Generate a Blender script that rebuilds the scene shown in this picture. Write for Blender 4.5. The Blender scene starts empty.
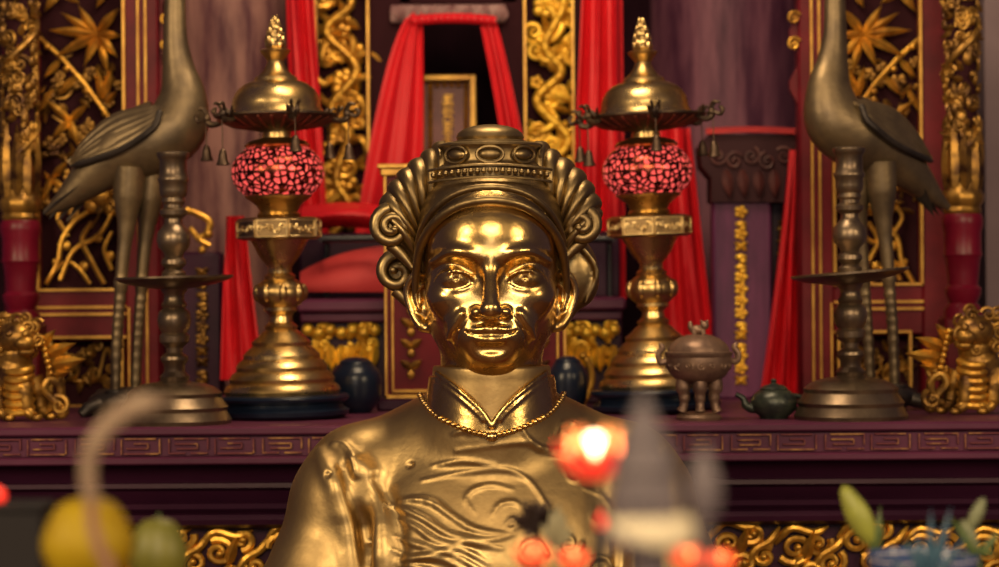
import bpy, math, random
import numpy as np
from mathutils import Vector, Matrix
PI = math.pi
sc = bpy.context.scene
COL = sc.collection

# ------------------------------------------------------------------ camera
CAM_Y, CAM_Z, FPX, ROLL = -2.75, 1.60, 2500.0, math.radians(0.4)
cam = bpy.data.cameras.new('camera')
cam.sensor_width = 36.0
cam.lens = FPX * 36.0 / 999.0
cam.clip_start = 0.05
cam.dof.use_dof = True
cam.dof.focus_distance = 2.78
cam.dof.aperture_fstop = 5.2
camo = bpy.data.objects.new('camera', cam)
camo.location = (0, CAM_Y, CAM_Z)
camo.rotation_euler = (PI / 2, ROLL, 0)
COL.objects.link(camo)
sc.camera = camo

# ------------------------------------------------------------------ world, lamps of the hall, exposure
w = bpy.data.worlds.new('hall_light')
sc.world = w
w.use_nodes = True
w.node_tree.nodes['Background'].inputs[0].default_value = (0.31, 0.20, 0.36, 1)
w.node_tree.nodes['Background'].inputs[1].default_value = 0.10

def area(name, loc, target, size, power, color, sy=None):
    l = bpy.data.lights.new(name, 'AREA')
    l.size = size
    if sy:
        l.shape = 'RECTANGLE'; l.size_y = sy
    l.energy = power; l.color = color
    o = bpy.data.objects.new(name, l)
    o.location = loc
    d = Vector(target) - Vector(loc)
    o.rotation_euler = d.to_track_quat('-Z', 'Y').to_euler()
    COL.objects.link(o)
    return o
WARM = (1.0, 0.74, 0.42)
area('hall_lamp_front', (0.1, -3.9, 3.2), (0, 0.2, 1.5), 2.0, 58, WARM, 1.2)
area('hall_lamp_left', (-2.5, -2.6, 2.7), (0, 0.3, 1.6), 0.9, 34, WARM)
area('hall_lamp_right', (2.4, -2.2, 2.5), (0, 0.3, 1.6), 0.7, 18, WARM)
area('altar_lamp', (0.0, 0.25, 2.75), (0.0, 0.7, 1.5), 0.5, 8, (1.0, 0.74, 0.44))
area('doorway_daylight', (0.08, -6.5, 1.85), (0, 0.5, 1.6), 0.9, 14, (1.0, 0.86, 0.74), 2.4)

sc.view_settings.view_transform = 'Standard'
sc.view_settings.look = 'None'
sc.view_settings.gamma = 1.0
sc.view_settings.use_curve_mapping = False
sc.view_settings.exposure = 0.6

# ------------------------------------------------------------------ mapping a line of sight and a distance to a place
def P(px, py, Y):
    d = Y - CAM_Y
    dx, dy = px - 499.5, py - 283.5
    c, s = math.cos(ROLL), math.sin(ROLL)
    ux, uy = dx * c - dy * s, dx * s + dy * c
    return Vector((ux / FPX * d, Y, CAM_Z - uy / FPX * d))
def U(Y):
    return (Y - CAM_Y) / FPX

# ------------------------------------------------------------------ materials
def mat(name, col, metal=0.0, rough=0.5, col2=None, nscale=30.0, bump=0.0, bscale=None, emit=None, estr=0.0,
        spec=0.5, trans=0.0, sheen=0.0, stretch=None, rvar=0.0, lo=0.35, hi=0.65, coat=0.0, sss=0.0):
    m = bpy.data.materials.new(name)
    m.use_nodes = True
    nt = m.node_tree
    b = nt.nodes['Principled BSDF']
    b.inputs['Base Color'].default_value = (*col, 1)
    b.inputs['Metallic'].default_value = metal
    b.inputs['Roughness'].default_value = rough
    b.inputs['Specular IOR Level'].default_value = spec
    b.inputs['Transmission Weight'].default_value = trans
    b.inputs['Coat Weight'].default_value = coat
    if sheen:
        b.inputs['Sheen Weight'].default_value = sheen
    if sss:
        b.inputs['Subsurface Weight'].default_value = sss
        b.inputs['Subsurface Radius'].default_value = (0.01, 0.004, 0.002)
    if emit:
        b.inputs['Emission Color'].default_value = (*emit, 1)
        b.inputs['Emission Strength'].default_value = estr
    tc = nt.nodes.new('ShaderNodeTexCoord')
    mp = nt.nodes.new('ShaderNodeMapping')
    nt.links.new(tc.outputs['Object'], mp.inputs['Vector'])
    if stretch:
        mp.inputs['Scale'].default_value = stretch
    if col2 or rvar:
        n = nt.nodes.new('ShaderNodeTexNoise')
        n.inputs['Scale'].default_value = nscale
        n.inputs['Detail'].default_value = 6
        n.inputs['Roughness'].default_value = 0.62
        nt.links.new(mp.outputs[0], n.inputs['Vector'])
        r = nt.nodes.new('ShaderNodeValToRGB')
        r.color_ramp.elements[0].position = lo
        r.color_ramp.elements[1].position = hi
        r.color_ramp.elements[0].color = (*(col2 or col), 1)
        r.color_ramp.elements[1].color = (*col, 1)
        nt.links.new(n.outputs[0], r.inputs[0])
        if col2:
            nt.links.new(r.outputs[0], b.inputs['Base Color'])
        if rvar:
            mr = nt.nodes.new('ShaderNodeMapRange')
            mr.inputs['From Min'].default_value = 0.3
            mr.inputs['From Max'].default_value = 0.7
            mr.inputs['To Min'].default_value = rough + rvar
            mr.inputs['To Max'].default_value = max(0.04, rough - rvar)
            nt.links.new(n.outputs[0], mr.inputs['Value'])
            nt.links.new(mr.outputs[0], b.inputs['Roughness'])
    if bump:
        n2 = nt.nodes.new('ShaderNodeTexNoise')
        n2.inputs['Scale'].default_value = bscale or nscale * 2
        n2.inputs['Detail'].default_value = 5
        nt.links.new(mp.outputs[0], n2.inputs['Vector'])
        bp = nt.nodes.new('ShaderNodeBump')
        bp.inputs['Strength'].default_value = bump
        bp.inputs['Distance'].default_value = 0.004
        nt.links.new(n2.outputs[0], bp.inputs['Height'])
        nt.links.new(bp.outputs[0], b.inputs['Normal'])
    return m

M = {}
M['brass_face'] = mat('polished_brass', (0.80, 0.56, 0.21), 1.0, 0.25, (0.50, 0.32, 0.11), 22, 0.10, 90, rvar=0.07)
M['brass_robe'] = mat('worn_brass', (0.54, 0.385, 0.17), 1.0, 0.47, (0.36, 0.245, 0.11), 12, 0.15, 60, rvar=0.10)
M['brass_hair'] = mat('dull_brass', (0.38, 0.275, 0.125), 1.0, 0.40, (0.20, 0.14, 0.07), 22, 0.15, 90, rvar=0.08)
M['lamp_brass'] = mat('lamp_brass', (0.76, 0.55, 0.24), 1.0, 0.31, (0.42, 0.27, 0.10), 24, 0.08, 60, rvar=0.08)
M['dark_brass'] = mat('blackened_brass', (0.13, 0.085, 0.05), 0.8, 0.45, (0.05, 0.035, 0.03), 40)
M['lattice'] = mat('lattice_brass', (0.30, 0.12, 0.04), 0.9, 0.38)
M['bronze'] = mat('grey_bronze', (0.24, 0.175, 0.095), 0.75, 0.42, (0.13, 0.095, 0.06), 18, 0.15, 70)
M['candle_bronze'] = mat('candlestick_bronze', (0.25, 0.185, 0.12), 0.85, 0.36, (0.12, 0.085, 0.06), 20, 0.12, 70)
M['dark_bronze'] = mat('dark_bronze', (0.075, 0.06, 0.05), 0.7, 0.45, (0.035, 0.03, 0.03), 25, 0.15, 70)
M['gilt'] = mat('gilt_wood', (0.83, 0.47, 0.07), 0.75, 0.36, (0.36, 0.17, 0.03), 24, 0.3, 80)
M['gilt_dark'] = mat('aged_gilt_wood', (0.48, 0.26, 0.05), 0.75, 0.38, (0.07, 0.03, 0.015), 22, 0.3, 60, lo=0.37, hi=0.60)
M['gilt_line'] = mat('gilt_line', (0.80, 0.47, 0.10), 0.6, 0.4, (0.5, 0.25, 0.06), 30)
M['yellow_gilt'] = mat('bright_yellow_gilt', (0.92, 0.58, 0.06), 0.6, 0.42, (0.50, 0.26, 0.03), 30, 0.25, 60)
M['red_lacquer'] = mat('red_lacquer', (0.135, 0.007, 0.014), 0.0, 0.42, (0.075, 0.004, 0.009), 14, 0.08, 40, spec=0.22)
M['red_turned'] = mat('crimson_lacquer', (0.16, 0.005, 0.020), 0.0, 0.34, (0.10, 0.003, 0.013), 14, spec=0.3)
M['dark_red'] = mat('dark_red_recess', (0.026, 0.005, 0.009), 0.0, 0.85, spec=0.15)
M['plum'] = mat('plum_lacquer', (0.120, 0.025, 0.066), 0.0, 0.45, (0.072, 0.015, 0.042), 12, 0.12, 60, stretch=(0.3, 1, 1), spec=0.3)
M['plum_dark'] = mat('deep_plum_lacquer', (0.040, 0.008, 0.027), 0.0, 0.38, (0.025, 0.005, 0.018), 12, 0.1, 60, stretch=(0.3, 1, 1), spec=0.25)
M['purple'] = mat('purple_lacquer', (0.13, 0.031, 0.095), 0.0, 0.46, (0.06, 0.015, 0.050), 11, 0.12, 40, stretch=(1.5, 1, 0.3), spec=0.25, lo=0.4, hi=0.62)
M['wood_left'] = mat('lit_mauve_wood', (0.33, 0.165, 0.15), 0.0, 0.55, (0.10, 0.035, 0.05), 13, 0.2, 40, stretch=(2.4, 1, 0.35), spec=0.2, lo=0.38, hi=0.60)  # paler than the right column: light falling on it is put into the colour
M['wood_right'] = mat('dark_plum_wood', (0.16, 0.060, 0.095), 0.0, 0.52, (0.056, 0.016, 0.038), 13, 0.2, 40, stretch=(2.4, 1, 0.3), spec=0.2, lo=0.38, hi=0.62)
M['red_silk'] = mat('red_silk', (0.64, 0.012, 0.022), 0.0, 0.45, (0.50, 0.008, 0.016), 8, 0.10, 60, spec=0.35)
M['red_cushion'] = mat('faded_red_cloth', (0.48, 0.035, 0.035), 0.0, 0.7, (0.38, 0.02, 0.025), 10, 0.15, 60)
M['black'] = mat('black_lacquer', (0.012, 0.011, 0.016), 0.0, 0.35)
M['navy'] = mat('navy_black_glaze', (0.006, 0.011, 0.026), 0.0, 0.28, spec=0.4)
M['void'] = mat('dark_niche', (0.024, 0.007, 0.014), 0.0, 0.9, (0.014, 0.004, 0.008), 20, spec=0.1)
M['lilac_wall'] = mat('lilac_grey_plaster', (0.23, 0.165, 0.185), 0.0, 0.8, (0.18, 0.125, 0.145), 6)
M['floor'] = mat('brick_red_floor_tile', (0.20, 0.085, 0.06), 0.0, 0.5, (0.14, 0.06, 0.045), 6)
M['glow_glass'] = mat('lit_red_glass', (0.75, 0.05, 0.09), 0.0, 0.3, emit=(1.0, 0.10, 0.14), estr=0.75)
M['bulb'] = mat('warm_bulb', (1, 0.8, 0.5), 0.0, 0.3, emit=(1.0, 0.72, 0.40), estr=14)
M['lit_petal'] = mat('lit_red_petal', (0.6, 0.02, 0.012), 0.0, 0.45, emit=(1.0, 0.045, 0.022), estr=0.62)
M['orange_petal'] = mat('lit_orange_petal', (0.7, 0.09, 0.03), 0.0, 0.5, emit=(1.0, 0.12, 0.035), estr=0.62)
M['mauve_panel'] = mat('mauve_panel', (0.26, 0.10, 0.10), 0.0, 0.5, (0.18, 0.07, 0.08), 16)
M['pot_green'] = mat('mottled_green_black_glaze', (0.045, 0.055, 0.042), 0.2, 0.35, (0.012, 0.016, 0.018), 60, 0.3, 90)
M['censer'] = mat('brown_bronze', (0.30, 0.19, 0.13), 0.6, 0.45, (0.14, 0.085, 0.065), 30, 0.25, 90)
M['ash'] = mat('pale_incense_ash', (0.36, 0.26, 0.18), 0.0, 0.85, (0.24, 0.16, 0.11), 60, 0.3, 120)
M['yellow_fruit'] = mat('yellow_fruit_skin', (0.42, 0.29, 0.006), 0.0, 0.55, (0.33, 0.20, 0.005), 30, 0.1, 300, spec=0.3)
M['green_fruit'] = mat('olive_fruit_skin', (0.20, 0.19, 0.03), 0.0, 0.45, (0.13, 0.13, 0.02), 30)
M['leaf'] = mat('green_leaf', (0.12, 0.17, 0.05), 0.0, 0.45, (0.07, 0.11, 0.04), 30)
M['bud'] = mat('lily_bud_green', (0.36, 0.38, 0.06), 0.0, 0.42, (0.24, 0.26, 0.05), 30)
M['blue_leaf'] = mat('blue_green_leaf', (0.05, 0.13, 0.20), 0.0, 0.45, (0.03, 0.07, 0.13), 30)
M['blue_haze'] = mat('blue_haze_glaze', (0.05, 0.09, 0.24), 0.0, 0.2)  # blue of the bowl body stands in for hazy blue light
M['white_rim'] = mat('white_glaze', (0.62, 0.60, 0.66), 0.0, 0.25)
M['grey_metal'] = mat('smoky_grey_metal', (0.20, 0.165, 0.185), 0.2, 0.65, (0.12, 0.10, 0.115), 40)
M['cream'] = mat('cream_plastic', (0.85, 0.74, 0.52), 0.0, 0.5)
M['charcoal'] = mat('charcoal_paint', (0.02, 0.018, 0.02), 0.0, 0.7, spec=0.2)
M['dried'] = mat('dried_brown_petal', (0.055, 0.03, 0.024), 0.0, 0.7, (0.025, 0.014, 0.014), 60)
M['sage'] = mat('sage_green_leaf', (0.30, 0.27, 0.16), 0.0, 0.6)

# ------------------------------------------------------------------ mesh helpers
class G:
    def __init__(s):
        s.v = []; s.f = []
    def add(s, v, f):
        o = len(s.v)
        s.v.extend([tuple(p) for p in v]); s.f.extend([tuple(i + o for i in q) for q in f])
        return s
    def box(s, c, size, b=0.002):
        c = Vector(c); h = Vector(size) / 2
        b = min(b, min(h) * 0.45)
        vs = []; idx = {}
        for sx in (-1, 1):
            for sy in (-1, 1):
                for sz in (-1, 1):
                    for ax in range(3):
                        p = [sx * (h[0] - b), sy * (h[1] - b), sz * (h[2] - b)]
                        sg = (sx, sy, sz)
                        p[ax] = sg[ax] * h[ax]
                        idx[(sx, sy, sz, ax)] = len(vs); vs.append((c[0] + p[0], c[1] + p[1], c[2] + p[2]))
        fs = []
        for ax in range(3):
            o1, o2 = [a for a in range(3) if a != ax]
            for sg in (-1, 1):
                q = []
                for a, bb in ((-1, -1), (1, -1), (1, 1), (-1, 1)):
                    k = [0, 0, 0]; k[ax] = sg; k[o1] = a; k[o2] = bb
                    q.append(idx[(*k, ax)])
                fs.append(q)
        for ax in range(3):
            o1, o2 = [a for a in range(3) if a != ax]
            for a in (-1, 1):
                for bb in (-1, 1):
                    k0 = [0, 0, 0]; k0[o1] = a; k0[o2] = bb
                    k1 = list(k0); k0[ax] = -1; k1[ax] = 1
                    fs.append([idx[(*k0, o1)], idx[(*k1, o1)], idx[(*k1, o2)], idx[(*k0, o2)]])
        for sx in (-1, 1):
            for sy in (-1, 1):
                for sz in (-1, 1):
                    fs.append([idx[(sx, sy, sz, a)] for a in range(3)])
        return s.add(vs, fs)
    def lathe(s, prof, c=(0, 0, 0), n=40, sx=1.0, sy=1.0, flute=0, fd=0.0, rot=0.0):
        c = Vector(c); vs = []; fs = []
        for (r, z) in prof:
            for k in range(n):
                a = 2 * PI * k / n + rot
                rr = r * (1 + fd * math.cos(flute * a)) if flute else r
                vs.append((c.x + rr * sx * math.cos(a), c.y + rr * sy * math.sin(a), c.z + z))
        m = len(prof)
        for i in range(m - 1):
            for k in range(n):
                k2 = (k + 1) % n
                fs.append((i * n + k, i * n + k2, (i + 1) * n + k2, (i + 1) * n + k))
        fs.append(tuple(range(n - 1, -1, -1)))
        fs.append(tuple((m - 1) * n + k for k in range(n)))
        return s.add(vs, fs)
    def tube(s, pts, rad, n=8, sq=None):
        pts = [Vector(p) for p in pts]
        m = len(pts)
        if not hasattr(rad, '__len__'): rad = [rad] * m
        vs = []; fs = []
        t0 = (pts[1] - pts[0]).normalized()
        up = Vector((0, 1, 0)) if abs(t0.y) < 0.9 else Vector((1, 0, 0))
        nx = t0.cross(up).normalized()
        for i in range(m):
            t = (pts[min(i + 1, m - 1)] - pts[max(i - 1, 0)])
            t = t.normalized() if t.length > 1e-9 else t0
            nx = (nx - t * nx.dot(t))
            nx = nx.normalized() if nx.length > 1e-9 else t.orthogonal().normalized()
            ny = t.cross(nx)
            for k in range(n):
                a = 2 * PI * k / n
                vs.append(pts[i] + nx * (math.cos(a) * rad[i]) + ny * (math.sin(a) * rad[i] * (sq or 1)))
        for i in range(m - 1):
            for k in range(n):
                k2 = (k + 1) % n
                fs.append((i * n + k, i * n + k2, (i + 1) * n + k2, (i + 1) * n + k))
        fs.append(tuple(range(n - 1, -1, -1))); fs.append(tuple((m - 1) * n + k for k in range(n)))
        return s.add(vs, fs)
    def ball(s, c, r, n=14, m=9, mtx=None):
        c = Vector(c)
        if not hasattr(r, '__len__'): r = (r, r, r)
        vs = []; fs = []
        for i in range(1, m):
            ph = PI * i / m
            for k in range(n):
                a = 2 * PI * k / n
                vs.append(Vector((r[0] * math.sin(ph) * math.cos(a), r[1] * math.sin(ph) * math.sin(a), r[2] * math.cos(ph))))
        top = len(vs); vs.append(Vector((0, 0, r[2]))); vs.append(Vector((0, 0, -r[2])))
        for i in range(m - 2):
            for k in range(n):
                k2 = (k + 1) % n
                fs.append((i * n + k, (i + 1) * n + k, (i + 1) * n + k2, i * n + k2))
        for k in range(n):
            fs.append((top, k, (k + 1) % n)); fs.append((top + 1, (m - 2) * n + (k + 1) % n, (m - 2) * n + k))
        if mtx: vs = [mtx @ p for p in vs]
        return s.add([c + p for p in vs], fs)
    def leaf(s, a, b, wd, th, nrm=(0, -1, 0), bend=0.0, n=9):
        a, b, nrm = Vector(a), Vector(b), Vector(nrm).normalized()
        d = b - a; L = d.length
        side = d.cross(nrm).normalized()
        vs = []; fs = []
        for i in range(n):
            t = i / (n - 1)
            ww = wd * max(0.03, math.sin(PI * min(1, 0.08 + 0.92 * t) ** 0.8)) * 0.5 if t < 1 else wd * 0.01
            c = a + d * t + nrm * (bend * L * math.sin(PI * t)) 
            vs += [c - side * ww, c + nrm * (th + ww * 0.35), c + side * ww, c - nrm * th * 0.5]
        for i in range(n - 1):
            for k in range(4):
                k2 = (k + 1) % 4
                fs.append((i * 4 + k, i * 4 + k2, i * 4 + 4 + k2, i * 4 + 4 + k))
        fs.append((3, 2, 1, 0)); e = (n - 1) * 4; fs.append((e, e + 1, e + 2, e + 3))
        return s.add(vs, fs)
    def spiral(s, c, r, turns, th, hand=1, a0=0.0, squ=1.0, n=None, tail=None, ny=-0.3):
        """a scroll in the plane facing the hall, thickest outside, raised towards its eye"""
        c = Vector(c); n = n or int(14 * turns) + 4
        pts = []; rad = []
        if tail is not None:
            pts.append(Vector(tail)); rad.append(th * 0.35)
        for i in range(n):
            t = i / (n - 1)
            a = a0 + hand * 2 * PI * turns * t
            rr = r * (1 - 0.86 * t)
            pts.append(c + Vector((rr * math.cos(a), ny * th * 3 * t, rr * math.sin(a) * squ)))
            rad.append(th * (1 - 0.45 * t))
        s.tube(pts, rad, 7)
        s.ball(pts[-1], th * 0.9, 8, 6)
        return s
    def prism(s, out, y0, y1):
        n = len(out)
        vs = [(x, y0, z) for x, z in out] + [(x, y1, z) for x, z in out]
        fs = [tuple(range(n)), tuple(range(2 * n - 1, n - 1, -1))]
        for k in range(n):
            k2 = (k + 1) % n
            fs.append((k, k + n, k2 + n, k2))
        return s.add(vs, fs)
    def extrude_x(s, prof, x0, x1):
        """a moulding: (y, z) profile run along x"""
        n = len(prof)
        vs = [(x0, y, z) for y, z in prof] + [(x1, y, z) for y, z in prof]
        fs = [tuple(range(n - 1, -1, -1)), tuple(range(n, 2 * n))]
        for k in range(n):
            k2 = (k + 1) % n
            fs.append((k, k2, k2 + n, k + n))
        return s.add(vs, fs)
    def sheet(s, fn, nu, nv, th=0.003):
        """cloth: fn(u, v) gives a point; two faces th apart, closed at the hem"""
        g = [[Vector(fn(i / nu, j / nv)) for j in range(nv + 1)] for i in range(nu + 1)]
        nr = [[None] * (nv + 1) for _ in range(nu + 1)]
        for i in range(nu + 1):
            for j in range(nv + 1):
                du = g[min(i + 1, nu)][j] - g[max(i - 1, 0)][j]
                dv = g[i][min(j + 1, nv)] - g[i][max(j - 1, 0)]
                q = du.cross(dv)
                nr[i][j] = q.normalized() if q.length > 1e-12 else Vector((0, -1, 0))
        N = (nu + 1) * (nv + 1)
        vs = [g[i][j] for i in range(nu + 1) for j in range(nv + 1)] + [g[i][j] + nr[i][j] * th for i in range(nu + 1) for j in range(nv + 1)]
        k = lambda i, j: i * (nv + 1) + j
        fs = []
        for i in range(nu):
            for j in range(nv):
                q = (k(i, j), k(i + 1, j), k(i + 1, j + 1), k(i, j + 1))
                fs.append(q[::-1]); fs.append(tuple(a + N for a in q))
        for i in range(nu):
            for j in (0, nv):
                fs.append((k(i, j), k(i + 1, j), k(i + 1, j) + N, k(i, j) + N))
        for j in range(nv):
            for i in (0, nu):
                fs.append((k(i, j), k(i, j + 1), k(i, j + 1) + N, k(i, j) + N))
        return s.add(vs, fs)
    def xform(s, mtx):
        s.v = [tuple(mtx @ Vector(p)) for p in s.v]; return s
    def obj(s, name, m, parent=None, sharp=38, base=None):
        me = bpy.data.meshes.new(name)
        off = Vector(base) if base else Vector((0, 0, 0))
        me.from_pydata([(p[0] - off.x, p[1] - off.y, p[2] - off.z) for p in s.v], [], s.f)
        me.validate()
        import bmesh
        bm = bmesh.new(); bm.from_mesh(me)
        bmesh.ops.recalc_face_normals(bm, faces=bm.faces)
        bm.to_mesh(me); bm.free()
        me.polygons.foreach_set('use_smooth', [True] * len(me.polygons))
        me.set_sharp_from_angle(angle=math.radians(sharp))
        me.materials.append(M[m] if isinstance(m, str) else m)
        o = bpy.data.objects.new(name, me)
        COL.objects.link(o)
        o.location = off
        BASE[o.name] = off
        return o
BASE = {}
def part(g, name, m, parent, label=None, sharp=38):
    """a part or sub-part: coordinates are given in the place, stored relative to the thing's base"""
    off = BASE[parent.name]
    g2 = G(); g2.f = g.f; g2.v = [(p[0] - off.x, p[1] - off.y, p[2] - off.z) for p in g.v]
    o = g2.obj(name, m, None, sharp)
    o.parent = parent
    BASE[o.name] = off.copy()
    if label: o['label'] = label
    return o
def tag(o, label, cat, group=None):
    o['label'] = label; o['category'] = cat
    if group: o['group'] = group
    return o
def thing(name, base, label, cat, group=None):
    o = bpy.data.objects.new(name, None)
    o.empty_display_size = 0.02
    o.location = base
    COL.objects.link(o)
    BASE[o.name] = Vector(base)
    return tag(o, label, cat, group)
def solo(g, name, m, base, label, cat, group=None, sharp=38):
    return tag(g.obj(name, m, None, sharp, base=base), label, cat, group)
def structure(g, name, m):
    o = g.obj(name, m); o['kind'] = 'structure'; return o
def copy_thing(src, loc, label, rotz=0.0, group=None, scale=None):
    def rec(o, par):
        c = o.copy(); COL.objects.link(c)
        if par: c.parent = par
        for ch in o.children: rec(ch, c)
        return c
    r = rec(src, None)
    r.location = loc; r.rotation_euler = (0, 0, rotz)
    if scale: r.scale = scale if hasattr(scale, '__len__') else (scale,) * 3
    r['label'] = label
    if group: r['group'] = group
    return r
def lerp(a, b, t): return a + (b - a) * t
def spline(pts, n):
    """Catmull-Rom through the points"""
    pts = [Vector(p) for p in pts]; out = []
    q = [pts[0] * 2 - pts[1]] + pts + [pts[-1] * 2 - pts[-2]]
    seg = len(pts) - 1
    for i in range(n):
        t = i / (n - 1) * seg; k = min(int(t), seg - 1); f = t - k
        a, b, c, d = q[k:k + 4]
        out.append(0.5 * ((2 * b) + (c - a) * f + (2 * a - 5 * b + 4 * c - d) * f * f + (3 * b - a - 3 * c + d) * f ** 3))
    return out
def smooth_prof(pts, n):
    s = spline([(r, z, 0) for r, z in pts], n)
    return [(max(p.x, 0.0003), p.y) for p in s]
# ------------------------------------------------------------------ the setting
g = G(); g.box((0, -1.5, -0.05), (7.0, 8.0, 0.1), 0.001); structure(g, 'floor', 'floor')
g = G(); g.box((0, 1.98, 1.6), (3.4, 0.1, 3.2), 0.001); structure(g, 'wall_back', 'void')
g = G(); g.box((P(984, 0, 1.25).x + 0.30, 1.30, 1.6), (0.6, 0.10, 3.2), 0.001); structure(g, 'wall_right', 'lilac_wall')

# ------------------------------------------------------------------ the altar
AF = 0.42
def Zc(py, Y): return P(499.5, py, Y).z
AT = Zc(424.8, AF)                                   # height of the altar top
altar = thing('altar_table', (0, AF, 0), 'long plum-red lacquered altar table with a key-fret band and gilt scroll apron', 'altar')
AX = 0.80
g = G(); g.box((0, (AF + 1.72) / 2, (AT + Zc(433.5, AF)) / 2), (2 * AX, 1.72 - AF, AT - Zc(433.5, AF)), 0.004)
part(g, 'top_slab', 'plum', altar)
g = G()
zz = [Zc(q, AF) for q in (433.5, 455, 463)]
g.box((0, (AF + 0.010 + 1.70) / 2, (zz[0] + zz[1]) / 2), (2 * AX - .01, 1.70 - AF - 0.010, zz[0] - zz[1]), 0.001)
g.box((0, (AF + 0.002 + 1.70) / 2, (zz[1] + zz[2]) / 2), (2 * AX, 1.70 - AF - .002, zz[1] - zz[2]), 0.003)
part(g, 'frieze_board', 'plum', altar)
def fret(name, m, y, z0, z1, x0, x1, pitch, seed):
    rnd = random.Random(seed); g = G(); h = z1 - z0; t = h * 0.11
    x = x0; k = 0
    while x < x1:
        W = pitch * 0.86
        def hb(a, b, zf): g.box((x + (a + b) / 2 * W, y, z0 + zf * h), ((b - a) * W, 0.007, t), 0.0008)
        def vb(a, c, d): g.box((x + a * W, y, z0 + (c + d) / 2 * h), (t, 0.0066, (d - c) * h), 0.0008)
        if k % 2 == 0:
            hb(0.0, 0.42, 0.08); vb(0.02, 0.08, 0.92); hb(0.14, 1.0, 0.92); vb(0.98, 0.3, 0.92); hb(0.55, 0.98, 0.08); hb(0.16, 0.72, 0.62); vb(0.72, 0.32, 0.64); hb(0.2, 0.72, 0.34)
        else:
            vb(0.0, 0.0, 0.9); hb(0.08, 0.86, 0.92); hb(0.12, 0.66, 0.36); vb(0.66, 0.34, 0.66); hb(0.3, 0.66, 0.64); hb(0.05, 0.92, 0.06); vb(0.95, 0.06, 0.92)
        x += pitch; k += 1
    return part(g, name, m, altar, 'worn gilt key-fret relief')
M['worn_fret'] = mat('worn_gilt_fret', (0.44, 0.22, 0.08), 0.3, 0.5, (0.15, 0.032, 0.045), 38, 0.1, 60, lo=0.48, hi=0.66)
fret('key_fret', 'worn_fret', AF + 0.0095, Zc(453, AF), Zc(435.5, AF), -0.78, 0.76, 47 * U(AF), 3)
# stepped cornice under the frieze
Q = lambda py, dy: (AF + dy, Zc(py, AF + dy))
prof = [Q(462, 0.05), Q(463, 0.012), Q(466, 0.02), Q(474, 0.030), Q(480, 0.034), Q(481.5, 0.026), Q(486, 0.024), Q(489, 0.032), Q(500, 0.042), Q(502, 0.032), Q(507, 0.028),
        Q(511, 0.034), Q(513, 0.022), Q(518, 0.018), Q(523, 0.020), Q(526, 0.032), Q(527, 0.05), (AF + 0.3, Zc(527, AF)), (AF + 0.3, Zc(462, AF))]
g = G(); g.extrude_x(prof, -AX + 0.01, AX - 0.01); part(g, 'stepped_cornice', 'plum_dark', altar, None, 20)
g = G(); g.box((0, AF + 0.30, Zc(526, AF) / 2 + 0.0), (2 * AX - 0.02, 0.50, Zc(526, AF)), 0.003); part(g, 'cabinet_body', 'plum_dark', altar)
def scrollwork(g, cells, Y, th, seed, leafs=True, up=True):
    """interlocking raised cloud scrolls; each cell is (x, z, r)"""
    rnd = random.Random(seed)
    for i, (x, z, r) in enumerate(cells):
        h = 1 if i % 2 else -1
        a0 = rnd.uniform(-0.5, 0.5) + (PI if h > 0 else 0)
        g.spiral((x, Y, z), r, 1.45, th * rnd.uniform(0.85, 1.15), h, a0, rnd.uniform(0.8, 1.0))
        if leafs:
            for q in range(2):
                a = rnd.uniform(0.2, PI - 0.2) if q == 0 else rnd.uniform(PI, 2 * PI)
                p0 = Vector((x + r * 1.0 * math.cos(a), Y + 0.002, z + r * 0.9 * math.sin(a)))
                p1 = p0 + Vector((r * 1.1 * math.cos(a + 0.8 * h), -th * 0.8, r * 0.9 * math.sin(a + 0.8 * h)))
                g.leaf(p0, p1, r * 0.55, th * 0.7, (0, -1, 0), 0.12)
    return g
g = G()
u = U(AF)
rnd = random.Random(11)
x = -0.76
while x < 0.76:
    zc = Zc(552 + rnd.uniform(-5, 5), AF); r = rnd.uniform(15, 19) * u
    h = rnd.choice((1, -1))
    g.spiral((x, AF + 0.044, zc), r, 1.5, 4.6 * u, h, rnd.uniform(0, 6.28), 0.85)
    g.spiral((x + 23 * u, AF + 0.044, zc + rnd.uniform(4, 12) * u), r * 0.75, 1.3, 4.4 * u, -h, rnd.uniform(0, 6.28), 0.85)
    g.spiral((x + 14 * u, AF + 0.044, zc - 22 * u), r * 0.9, 1.4, 4.8 * u, h, rnd.uniform(0, 6.28), 0.9)
    g.spiral((x + 36 * u, AF + 0.044, zc - 14 * u), r * 0.8, 1.4, 4.6 * u, -h, rnd.uniform(0, 6.28), 0.9)
    g.leaf((x + 8 * u, AF + 0.045, zc - 14 * u), (x + rnd.uniform(18, 30) * u, AF + 0.034, zc + rnd.uniform(16, 24) * u), 12 * u, 3 * u, (0, -1, 0), 0.1)
    g.tube(spline([(x - 20 * u, AF + 0.046, zc + 4 * u), (x - 4 * u, AF + 0.04, zc + 21 * u), (x + 18 * u, AF + 0.04, zc + 16 * u), (x + 34 * u, AF + 0.046, zc + 22 * u)], 12), [1.6 * u, 3 * u] + [4.2 * u] * 8 + [2.6 * u, 1.4 * u], 8)
    g.tube(spline([(x + 16 * u, AF + 0.046, zc - 30 * u), (x + 26 * u, AF + 0.04, zc - 8 * u), (x + 42 * u, AF + 0.042, zc + 2 * u), (x + 52 * u, AF + 0.046, zc + 16 * u)], 12), [2 * u, 3.4 * u] + [4.4 * u] * 8 + [2.6 * u, 1.4 * u], 8)
    x += rnd.uniform(60, 68) * u
part(g, 'cloud_scroll_apron', 'gilt', altar, 'gilt cloud-scroll carving')

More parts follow.
